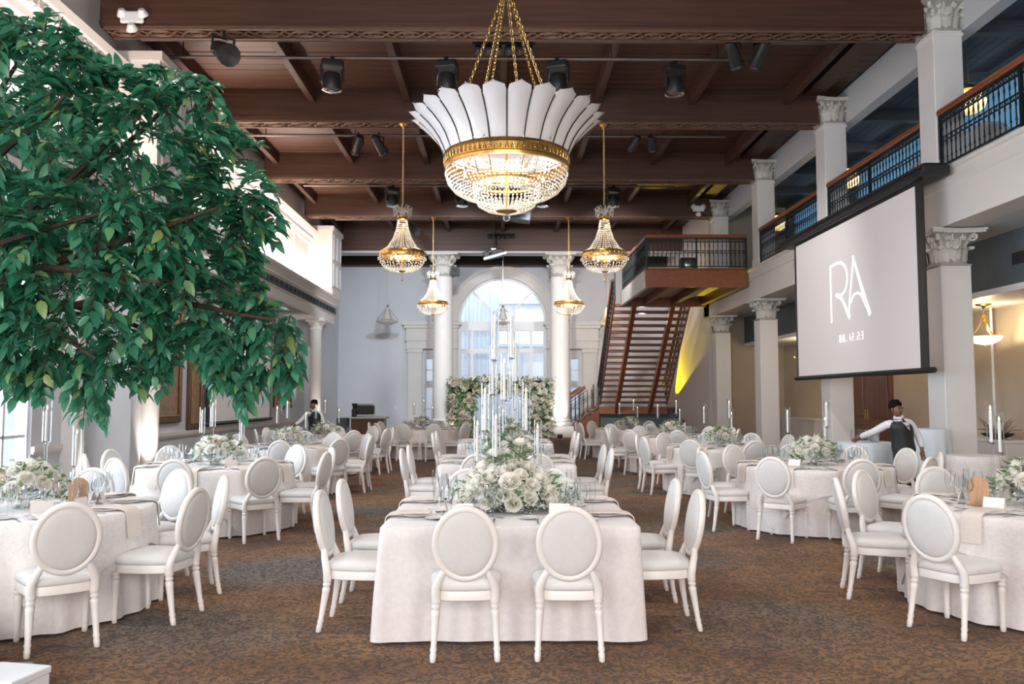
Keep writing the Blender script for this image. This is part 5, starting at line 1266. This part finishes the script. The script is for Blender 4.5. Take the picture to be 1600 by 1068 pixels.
xs0=min(p[0] for p in PX); xs1=max(p[0] for p in PX); zs0=min(p[1] for p in PX); zs1=max(p[1] for p in PX)
leaves=[]; tw=MB(); nt_=0
while nt_<1280:
    x=rt.uniform(xs0,xs1); z=rt.uniform(zs0,zs1)
    if not inside(x,z): continue
    e=edged(x,z); h=min(.62,.05+e*1.0); yy=TY+rt.uniform(-1,1)*h
    c=Vector((x,yy,z))
    nt_+=1
    near=min(ends,key=lambda q:(q-c).length_squared); out=(c-near); out=out.normalized() if out.length>.01 else Vector((0,0,1))
    d=(out*.7+Vector((rt.uniform(-.7,.7),rt.uniform(-.7,.7),rt.uniform(-.8,.35)))).normalized(); L=rt.uniform(.16,.27)
    if e<.12: L*=.6
    s0=c-d*L*.5; n=11; sag=Vector((0,0,-.05))
    tw.tube([s0-TO,s0+d*L*.5+sag*.3-TO,s0+d*L+sag-TO],[.0035,.003,.0018],4)
    for i in range(n):
        f=(i+.6)/n; p=s0+d*L*f+sag*f*f; s_=d.cross(Vector((0,0,1))).normalized() if abs(d.z)<.95 else Vector((1,0,0)); u=s_.cross(d)
        ph=(i%2)*PI+rt.uniform(-.7,.7); ld=(d*.65+s_*math.cos(ph)*.8+u*math.sin(ph)*.5+Vector((0,0,-.3))).normalized()
        if i==n-1: ld=(d+Vector((0,0,-.3))).normalized()
        nrm=Vector((rt.uniform(-.7,.7),rt.uniform(-.7,.4),1)).normalized(); sx=ld.cross(nrm).normalized(); nn=sx.cross(ld); sz=rt.uniform(.066,.105)
        leaves.append((p,Matrix((sx*sz,ld*sz,nn*sz)).transposed(),sz))
def vis_key(l):
    p=l[0]; px=785+p.x*FPX/p.y; return (0 if -5<px<480 and (zs0-.1<p.z) else 1, p.y)
leaves.sort(key=vis_key)
for p,m3,sz in leaves[:300]:
    o=link('leaf',LEAFM,tr); mw=m3.to_4x4(); mw.translation=p-TO; o.matrix_local=mw
lb=MB()
for p,m3,sz in leaves[300:]: lb.add([p-TO+m3@Vector(v) for v in LV],LF)
q=lb.build('foliage',M['leaf'],tr,ang=180); tag(q,kind='stuff'); q=tw.build('twigs',M['bark'],tr); tag(q,kind='stuff')

# ------------------------------------------------------------------ flower arch
t=thing('flower_arch','square arch covered in cream roses before the end window','flower arch',(-.05,33.4,0)); rA=random.Random(5)
b=MB(); b.cbox(-2.0,-1.1,-.25,.25,0,2.3,.02); b.build('frame_post',M['foliage'],t,False); b=MB(); b.cbox(1.05,1.95,-.25,.25,0,2.3,.02); b.build('frame_post',M['foliage'],t,False); b=MB(); b.cbox(-2.0,1.95,-.25,.25,1.75,2.3,.02); b.build('frame_beam',M['foliage'],t,False)
pts=[]
for i in range(285):
    u=rA.random()
    if u<.36: x,z=rA.uniform(-2.08,-1.02),rA.uniform(0.05,2.3)
    elif u<.72: x,z=rA.uniform(.98,2.03),rA.uniform(0.05,2.3)
    else: x,z=rA.uniform(-1.1,1.1),rA.uniform(1.7,2.4)
    link('rose',ROSE_S[1 if (x<-.9 and rA.random()<.7) or rA.random()<.25 else 0],t,(x,-.26-rA.uniform(0,.12),z),rot=(R(70+rA.uniform(-25,25)),rA.uniform(-.5,.5),rA.uniform(-.5,.5)),scale=rA.uniform(.075,.13))
g=MB()
for i in range(1500):
    u=rA.random()
    if u<.36: x,z=rA.uniform(-2.18,-.98),rA.uniform(0.05,2.4)
    elif u<.72: x,z=rA.uniform(.92,2.15),rA.uniform(0.05,2.4)
    else: x,z=rA.uniform(-1.1,1.1),rA.uniform(1.66,2.48)
    c=Vector((x,-.24-rA.uniform(0,.14),z)); d=Vector((rA.uniform(-1,1),rA.uniform(-1,.2),rA.uniform(-1,1))).normalized(); s_=d.orthogonal().normalized(); l=rA.uniform(.10,.18)
    g.add([c,c+d*l*.4+s_*l*.25,c+d*l,c+d*l*.4-s_*l*.25],[(0,1,2,3)])
q=g.build('greenery',M['foliage'],t,ang=180); tag(q,kind='stuff')

# ------------------------------------------------------------------ people
def skin_obj(name, parent, m, verts, edges, rad, sub=1, root=0):
    me=bpy.data.meshes.new(name); me.from_pydata([tuple(v) for v in verts],edges,[]); me.materials.append(m)
    o=link(name,me,parent); md=o.modifiers.new('skin','SKIN'); md.use_smooth_shade=True
    for i,r_ in enumerate(rad):
        sv=me.skin_vertices[0].data[i]; sv.radius=(r_,r_) if isinstance(r_,(int,float)) else r_; sv.use_root=(i==root)
    s_=o.modifiers.new('sub','SUBSURF'); s_.levels=sub; s_.render_levels=sub
    return o
def person(label, J, vestm, shirtm, trm, face, cuff=True, seated=False):
    """J: joints (world). Body is one continuous mesh; clothes and hair are children"""
    base=Vector((J['hip'].x,J['hip'].y,0)); t=thing('person',label,'person',tuple(base)); j={k:v-base for k,v in J.items()}
    V=[];E=[];Rr=[]; idx={}
    def vtx(n,p,r_,par=None):
        V.append(p); Rr.append(r_); idx[n]=len(V)-1
        if par is not None: E.append((idx[par],idx[n]))
    vtx('hip',j['hip'],.12); vtx('belly',j['hip'].lerp(j['chest'],.5),.115,'hip'); vtx('chest',j['chest'],.125,'belly'); vtx('neckb',j['neck'],.06,'chest'); vtx('neck',j['neck'].lerp(j['head'],.45),.05,'neckb')
    vtx('jaw',j['head']+Vector((face.x*.03,face.y*.03,-.055)),.068,'neck'); vtx('skull',j['head']+Vector((0,0,.02)),.088,'jaw'); vtx('crown',j['head']+Vector((-face.x*.01,-face.y*.01,.085)),.06,'skull')
    for s_ in 'LR':
        vtx('sh'+s_,j['sh'+s_],.058,'chest'); vtx('el'+s_,j['el'+s_],.042,'sh'+s_); vtx('wr'+s_,j['wr'+s_],.028,'el'+s_); vtx('pa'+s_,j['ha'+s_],.032,'wr'+s_)
        d=(j['ha'+s_]-j['wr'+s_]).normalized(); sd=d.cross(Vector((0,1,0))).normalized() if abs(d.y)<.9 else Vector((1,0,0))
        for k,(off,l) in enumerate(((-.028,.06),(-.010,.072),(.010,.07),(.027,.055))):
            vtx('f%d%s'%(k,s_),j['ha'+s_]+sd*off+d*.035,.010,'pa'+s_); vtx('g%d%s'%(k,s_),j['ha'+s_]+sd*off*1.1+d*(.035+l)+Vector((0,-.012,-.008)),.008,'f%d%s'%(k,s_))
        vtx('th'+s_,j['ha'+s_]-sd*.045-d*.005+Vector((0,-.02,0)),.011,'wr'+s_); vtx('tt'+s_,j['ha'+s_]-sd*.055+d*.03+Vector((0,-.03,0)),.009,'th'+s_)
        vtx('kn'+s_,j['kn'+s_],.06,'hip'); vtx('an'+s_,j['an'+s_],.04,'kn'+s_)
    skin_obj('body',t,M['skin'],V,E,Rr,1)
    # face
    fx=face.normalized(); sx=Vector((-fx.y,fx.x,0)).normalized(); h=j['head']
    b=MB(); n0=h+fx*.088; b.sphere(tuple(n0+Vector((0,0,-.005))),(.016,.02,.026),6,5); b.build('nose',M['skin'],t)
    b=MB()
    for s_ in (-1,1): b.sphere(tuple(h+fx*.078+sx*s_*.034+Vector((0,0,.022))),(.012,.012,.009),6,4)
    tag(b.build('eyes',M['dark'],t),'dark eyes'); b=MB(); b.sphere(tuple(h+fx*.082+Vector((0,0,-.045))),(.024,.012,.008),6,4); b.build('mouth',mouthm,t)
    b=MB()
    for s_ in (-1,1): b.sphere(tuple(h+sx*s_*.086+Vector((0,0,.0))),(.018,.016,.03),6,4)
    b.build('ears',M['skin'],t)
    b=MB(); b.sphere(tuple(h-fx*.026+Vector((0,0,.062))),(.096,.096,.092),14,10); rr=random.Random(2)
    b.v=[(x+rr.uniform(-.010,.010),y+rr.uniform(-.010,.010),max(z,h.z-.03+max(0,min(.085,((Vector((x,y,z))-h).dot(fx)+.03)*1.3)))+rr.uniform(-.006,.008)) for x,y,z in b.v]; b.build('hair',M['hair'],t)
    # shirt: torso and sleeves
    V=[j['hip']+Vector((0,0,.03)),j['hip'].lerp(j['chest'],.5),j['chest'],j['neck'],j['neck'].lerp(j['head'],.22)]; E=[(0,1),(1,2),(2,3),(3,4)]; Rr=[.118,.112,.118,.07,.060]
    for s_ in 'LR':
        n=len(V); V+=[j['sh'+s_],j['sh'+s_].lerp(j['el'+s_],.5),j['el'+s_],j['el'+s_].lerp(j['wr'+s_],.6),j['wr'+s_]]; E+=[(2,n),(n,n+1),(n+1,n+2),(n+2,n+3),(n+3,n+4)]; Rr+=[.068,.064,.057,.052,.044]
    skin_obj('shirt',t,shirtm,V,E,Rr,1)
    b=MB(); rows=[]; hp_,ch_,nk_=j['hip'],j['chest'],j['neck']
    for p_,wx,wy in ((hp_+Vector((0,0,-.045)),.178,.150),(hp_,.182,.155),(hp_.lerp(ch_,.4),.168,.148),(hp_.lerp(ch_,.75),.178,.152),(ch_,.186,.155),(ch_.lerp(nk_,.35),.180,.145),(ch_.lerp(nk_,.62),.150,.120),(ch_.lerp(nk_,.80),.105,.092)):
        rows.append([p_+sx*(wx*math.cos(a))+fx*(wy*math.sin(a)) for a in [2*PI*k/24 for k in range(24)]])
    b.grid(rows,True); b.build('vest',vestm,t,ang=180)
    if vestm!=shirtm:
        fr=ch_.lerp(nk_,.72)+fx*.118; lo=ch_+fx*.162+Vector((0,0,-.01)); b=MB(); b.add([fr+sx*.055+fx*.006,fr-sx*.055+fx*.006,lo,fr+sx*.055-fx*.03,fr-sx*.055-fx*.03,lo-fx*.03],[(0,1,2),(3,5,4),(0,3,4,1),(1,4,5,2),(2,5,3,0)]); b.build('shirt_front',shirtm,t,False)
    V=[j['hip']+Vector((0,0,.05)),j['hip']+Vector((0,0,-.04))]; E=[(0,1)]; Rr=[.145,.145]
    for s_ in 'LR':
        n=len(V); hp=(j['hip']+Vector(((j['kn'+s_]-j['hip']).x*.75,(j['kn'+s_]-j['hip']).y*(.3 if seated else .1),-.10 if not seated else -.02))); V+=[hp,hp.lerp(j['kn'+s_],.5),j['kn'+s_],j['kn'+s_].lerp(j['an'+s_],.6),j['an'+s_]]; E+=[(1,n),(n,n+1),(n+1,n+2),(n+2,n+3),(n+3,n+4)]; Rr+=[.105,.10,.085,.075,.068]
    skin_obj('trousers',t,trm,V,E,Rr,1)
    for s_ in 'LR':
        a=j['an'+s_]; b=MB(); b.lathe([(.045,0),(.05,.012),(.048,.04),(.036,.075),(.0,.085)],12,Matrix.Translation((a.x+fx.x*.05,a.y+fx.y*.05,0))@Matrix.Rotation(math.atan2(fx.y,fx.x),4,'Z')@Matrix.Diagonal((2.6,1,1,1))); b.build('shoe',M['black'],t)
    cn=j['neck']; b=MB(); b.lathe([(.078,-.015),(.070,.03),(.064,.045)],14,Matrix.Translation(cn+Vector((0,0,.02))),cap=False); b.build('collar',shirtm,t)
    b=MB(); k0=cn+fx*.075+Vector((0,0,.005)); b.octa(tuple(k0),.018,.02); b.tube([k0,j['chest'].lerp(j['neck'],.35)+fx*.125],[.012,.018],5); b.build('tie',M['black'],t)
    return t
mouthm=mat('mouth',(0.16,0.05,0.04),0.5)
v3=lambda *a: Vector(a)
Y0=12.3
J=dict(hip=v3(6.02,Y0,.86),chest=v3(5.98,Y0-.02,1.15),neck=v3(5.935,Y0-.05,1.30),head=v3(5.89,Y0-.09,1.445),shL=v3(5.80,Y0-.02,1.235),shR=v3(6.13,Y0-.02,1.235),elL=v3(5.62,Y0+.12,1.10),wrL=v3(5.52,Y0+.33,1.02),haL=v3(5.49,Y0+.39,.985),
  elR=v3(6.25,Y0-.02,1.03),wrR=v3(6.26,Y0-.08,.86),haR=v3(6.255,Y0-.10,.79),knL=v3(5.94,Y0-.02,.46),anL=v3(5.93,Y0+.02,.09),knR=v3(6.10,Y0,.46),anR=v3(6.16,Y0+.02,.09))
person('server in white shirt, black vest and trousers reaching to the side table',J,M['vest'],M['shirt'],M['trousers'],Vector((.35,-.94,0)))
b_=v3(-4.78,20.9,0)
J=dict(hip=b_+v3(.04,0,.86),chest=b_+v3(.02,0,1.15),neck=b_+v3(0,-.02,1.29),head=b_+v3(.0,-.06,1.42),shL=b_+v3(-.17,0,1.22),shR=b_+v3(.17,0,1.22),elL=b_+v3(-.30,-.06,1.04),wrL=b_+v3(-.44,-.12,.93),haL=b_+v3(-.50,-.14,.90),
  elR=b_+v3(.25,.0,1.0),wrR=b_+v3(.24,-.12,.84),haR=b_+v3(.24,-.15,.78),knL=b_+v3(-.06,0,.46),anL=b_+v3(-.07,.02,.09),knR=b_+v3(.10,0,.46),anR=b_+v3(.11,.02,.09))
person('server in black vest leaning left beside the far lit column',J,M['vest'],M['shirt'],M['trousers'],Vector((-.6,-.8,0)))
b_=v3(5.55,26.2,0)
J=dict(hip=b_+v3(0,0,.52),chest=b_+v3(0,-.05,.82),neck=b_+v3(0,-.1,.98),head=b_+v3(-.04,-.16,1.12),shL=b_+v3(-.17,-.06,.90),shR=b_+v3(.17,-.06,.90),elL=b_+v3(-.27,-.2,.72),wrL=b_+v3(-.20,-.38,.80),haL=b_+v3(-.18,-.43,.80),
  elR=b_+v3(.27,-.2,.72),wrR=b_+v3(.15,-.38,.80),haR=b_+v3(.13,-.43,.80),knL=b_+v3(-.12,-.4,.50),anL=b_+v3(-.12,-.38,.09),knR=b_+v3(.12,-.4,.50),anR=b_+v3(.12,-.38,.09))
person('person in dark clothes seated at a laptop below the landing',J,M['vest'],M['vest'],M['trousers'],Vector((-.5,-.87,0)),seated=True)
t=thing('stool','low black stool under the person with the laptop','stool',(5.55,26.2,0)); MB().lathe([(.16,.36),(.18,.38),(.17,.40)],16).build('seat',M['black'],t)
lg_=MB().tube([(0,0,0),(0,0,.37)],.015,6).mesh('leg',M['black'])
for a in (45,135,225,315): link('leg',lg_,t,(.11*math.cos(R(a)),.11*math.sin(R(a)),0))
def draped(cx,cy,r,h,label,m,seed,grp=None):
    C=circ(r,72); g_=globals(); old=g_['TZ']; g_['TZ']=h; me=skirt(C,seed,flare=.05,amp=.035,folds=(7,9,13)).mesh('draped_table',m,True,180); g_['TZ']=old
    return tag(link('draped_table',me,None,(cx,cy,0)),label,'table',grp)
desk=draped(5.45,25.55,.42,.74,'small white-draped table holding a laptop',M['cloth'],71)
t=thing('laptop','small open laptop on the draped table below the landing','laptop',(5.42,25.55,.752)); MB().cbox(-.16,.16,-.11,.11,0,.015,.004).build('keyboard_base',M['steel'],t,False); MB().cbox(-.16,.16,-.006,.006,0,.21,.003,TR(0,-.11,.013,rx=R(18))).build('lid',M['steel'],t,False)
draped(5.93,13.45,.44,.90,'blue-white draped cocktail table the server reaches for',M['bluecloth'],61); draped(6.86,13.2,.33,1.12,'tall blue-white draped table right of the server',M['bluecloth'],62); draped(7.0,12.15,.40,.77,'small lace-draped table at the foot of the near column',M['lace'],63)
# ice bucket and pitchers
t=thing('ice_bucket','steel ice bucket on the server\'s cocktail table','ice bucket',(6.06,13.35,.908)); MB().lathe([(.065,0),(.07,.01),(.085,.18),(.09,.19),(.085,.19),(.08,.17),(.06,.02),(0,.02)],18,cap=False).build('pail',M['chrome'],t); MB().tube([(-.09,0,.16),(-.11,0,.14),(-.09,0,.12)],.006,5).build('handle',M['chrome'],t)
for i,(dx,dy,w_) in enumerate(((-.05,-.12,'left'),(-.16,.02,'far left'),(.0,.08,'middle'))):
    t=thing('water_pitcher','clear glass pitcher at %s of the server\'s cocktail table'%w_,'pitcher',(5.93+dx,13.4+dy,.908),group='glass pitchers on the cocktail table'); MB().lathe([(.05,0),(.06,.02),(.055,.14),(.05,.18),(.055,.2),(.052,.2),(.05,.14),(.05,.02),(0,.015)],14,cap=False).build('jug',M['glass'],t); MB().tube([(.055,0,.16),(.10,0,.14),(.10,0,.07),(.058,0,.05)],.008,5).build('handle',M['glass'],t)
for i,(x,y,h) in enumerate(((5.75,11.95,.30),(5.93,11.9,.34),(6.08,12.0,.28))):
    t=thing('gift_bag','white paper bag on the floor, %s of three before the server'%('left','middle','right')[i],'bag',(x,y,0),rz=.2*i,group='white paper bags on the floor'); MB().prism([(-.07,-.04),(.07,-.04),(.075,0),(.07,.04),(-.07,.04),(-.075,0)],0,h).build('bag_body',M['white'],t,False); MB().tube([(-.03,-.04,h),(-.02,-.04,h+.07),(.02,-.04,h+.07),(.03,-.04,h)],.004,4).build('handle',M['card'],t)
# sideboards along the aisle wall
def sideboard(y0,y1,h,lab):
    t=thing('sideboard',lab,'sideboard',(0,0,0)); MB().cbox(9.6,10.15,y0,y1,.06,h-.05,.01).build('body',M['wall_cream'],t,False); MB().cbox(9.55,10.17,y0-.05,y1+.05,h-.05,h,.01).build('top',M['plaster'],t,False); MB().box(9.66,10.15,y0+.05,y1-.05,0,.06).build('plinth',M['dark'],t,False)
sideboard(15.6,19.6,.80,'cream sideboard against the beige wall at the right edge'); sideboard(25.2,28.4,.95,'cream sideboard far down the right aisle')
t=thing('branch_bowl','dark bowl of bare twigs on the cream sideboard','bowl',(9.72,16.05,.80)); MB().lathe([(.08,0),(.10,.01),(.24,.07),(.30,.12),(.28,.12),(.2,.08),(0,.04)],20).build('bowl',M['dark'],t); b=MB(); rb=random.Random(9)
for i in range(26):
    a=rb.uniform(0,6.28); l=rb.uniform(.15,.34); q=Vector((.1*math.cos(a),.1*math.sin(a),.08)); e=q+Vector((math.cos(a)*l,math.sin(a)*l,rb.uniform(.1,.36))); b.tube([q,q.lerp(e,.5)+Vector((rb.uniform(-.05,.05),rb.uniform(-.05,.05),.05)),e],[.008,.006,.003],4)
q=b.build('twigs',M['bark'],t); tag(q,kind='stuff')
tag(MB().tube([(9.98,16.55,0),(9.98,16.55,3.46)],.025,8).build('white_pole',M['white']),'slim white pole from floor to ceiling near the bowl pendant','pole')
# espresso bar
t=thing('espresso_counter','dark wooden bar counter by the grey end wall','counter',(0,0,0)); x0,x1,yb0,yb1=-5.55,-4.35,30.2,30.9
MB().cbox(x0,x1,yb0,yb1,.03,.84,.01).build('body',M['bar_wood'],t,False); MB().cbox(x0-.06,x1+.10,yb0-.12,yb1+.05,.84,.90,.012).build('top',M['soffit'],t,False)
pmn=MB().cbox(-.11,.11,-.03,0,.12,.76,.012).mesh('front_panel',M['door_wood'],False)
for i in range(4): link('front_panel',pmn,t,(x0+.16+i*.29,yb0,0))
t=thing('espresso_machine','black and chrome espresso machine on the bar counter','espresso machine',(-5.15,30.62,.90)); MB().cbox(-.38,.38,-.2,.2,.10,.42,.03).build('body',M['black'],t,False); MB().cbox(-.40,.40,-.24,.22,0,.09,.02).build('drip_tray',M['steel'],t,False); MB().cbox(-.38,.38,-.2,.2,.42,.48,.015).build('cup_rack',M['chrome'],t,False)
gh=MB().tube([(0,-.2,.22),(0,-.30,.20)],.03,8).mesh('group_head',M['chrome'])
for x in (-.2,0,.2): link('group_head',gh,t,(x,0,0))
t=thing('coffee_grinder','coffee grinder with dark hopper left of the espresso machine','grinder',(-5.46,30.42,.90)); MB().cbox(-.09,.09,-.1,.1,0,.30,.02).build('body',M['black'],t,False); MB().lathe([(.05,.30),(.11,.48),(.11,.50),(0,.5)],14).build('hopper',M['dark'],t)
cupm=MB().lathe([(.025,0),(.04,.03),(.042,.06),(.039,.06),(.03,.01),(0,.01)],12,cap=False).mesh('cup',M['china']); hdm=MB().tube([(.04,0,.045),(.06,0,.035),(.035,0,.015)],.005,4).mesh('handle',M['china'])
for i in range(14):
    t=thing('coffee_cup','white coffee cup, %s in the %s row on the bar counter'%(('first','second','third','fourth','fifth','sixth','seventh')[i%7],('front','back')[i//7]),'coffee cup',(-5.0+.085*(i%7)+.02*(i//7),30.20+.12*(i//7),.90),i,'white cups on the bar counter'); link('cup',cupm,t); link('handle',hdm,t)
tag(MB().cbox(-6.1,-5.72,30.3,30.9,0,.86,.01).build('side_cabinet',M['slate'],smooth=False),'grey cabinet left of the bar counter','cabinet')
# gallery seats
for i,y in enumerate((14.9,16.9,21.2)):
    t=thing('banquette','white high-backed banquette in the right gallery, %s from the camera'%('first','second','third')[i],'seat',(8.6,y,5.46),group='white banquettes in the gallery')
    pr=[(-.75,0),(.75,0),(.75,.75)]+[(.75*math.cos(a),.75+.5*math.sin(a)) for a in [PI*k/12 for k in range(1,12)]]+[(-.75,.75)]
    MB().prism(pr,-.09,.09,TR(.35,0,0,rx=PI/2,rz=PI/2)).build('back',M['white'],t,False); MB().cbox(-.3,.3,-.7,.7,.1,.45,.05).build('seat',M['white'],t,False)
t=thing('stage_monitor','black speaker box on the wooden stair landing','speaker',(5.7,24.9,5.46)); MB().cbox(-.25,.25,-.18,.18,0,.42,.02).build('cabinet',M['black'],t,False); MB().lathe([(.15,0),(.13,.01),(0,.02)],16,TR(0,-.18,.21,rx=R(90))).build('cone',M['steel'],t)
# corner: white box and teal plush
t=thing('white_box','small white box at the lower left corner','box',(-2.70,4.60,0),R(-12)); MB().cbox(-.16,.16,-.14,.14,0,.10,.008).build('base',M['white'],t,False); MB().cbox(-.165,.165,-.145,.145,.10,.14,.006).build('lid',M['white'],t,False)
t=thing('plush_pouf','dark teal plush pouf at the lower left corner','pouf',(-3.30,5.0,0)); b=MB(); b.lathe([(.20,0),(.26,.05),(.27,.16),(.22,.25),(.10,.28),(0,.285)],24); b.build('cushion',M['teal'],t); b=MB(); b.tube([(.268*math.cos(a),.268*math.sin(a),.12) for a in [2*PI*k/28 for k in range(28)]],.01,5,True); b.build('piping',M['teal'],t)
tag(MB().cbox(-.20,.20,-.12,.12,0,.035,.02,TR(-3.0,4.98,0,rz=.1)).build('floor_mat',M['teal'],smooth=False),'dark teal floor mat beside the white box','mat')
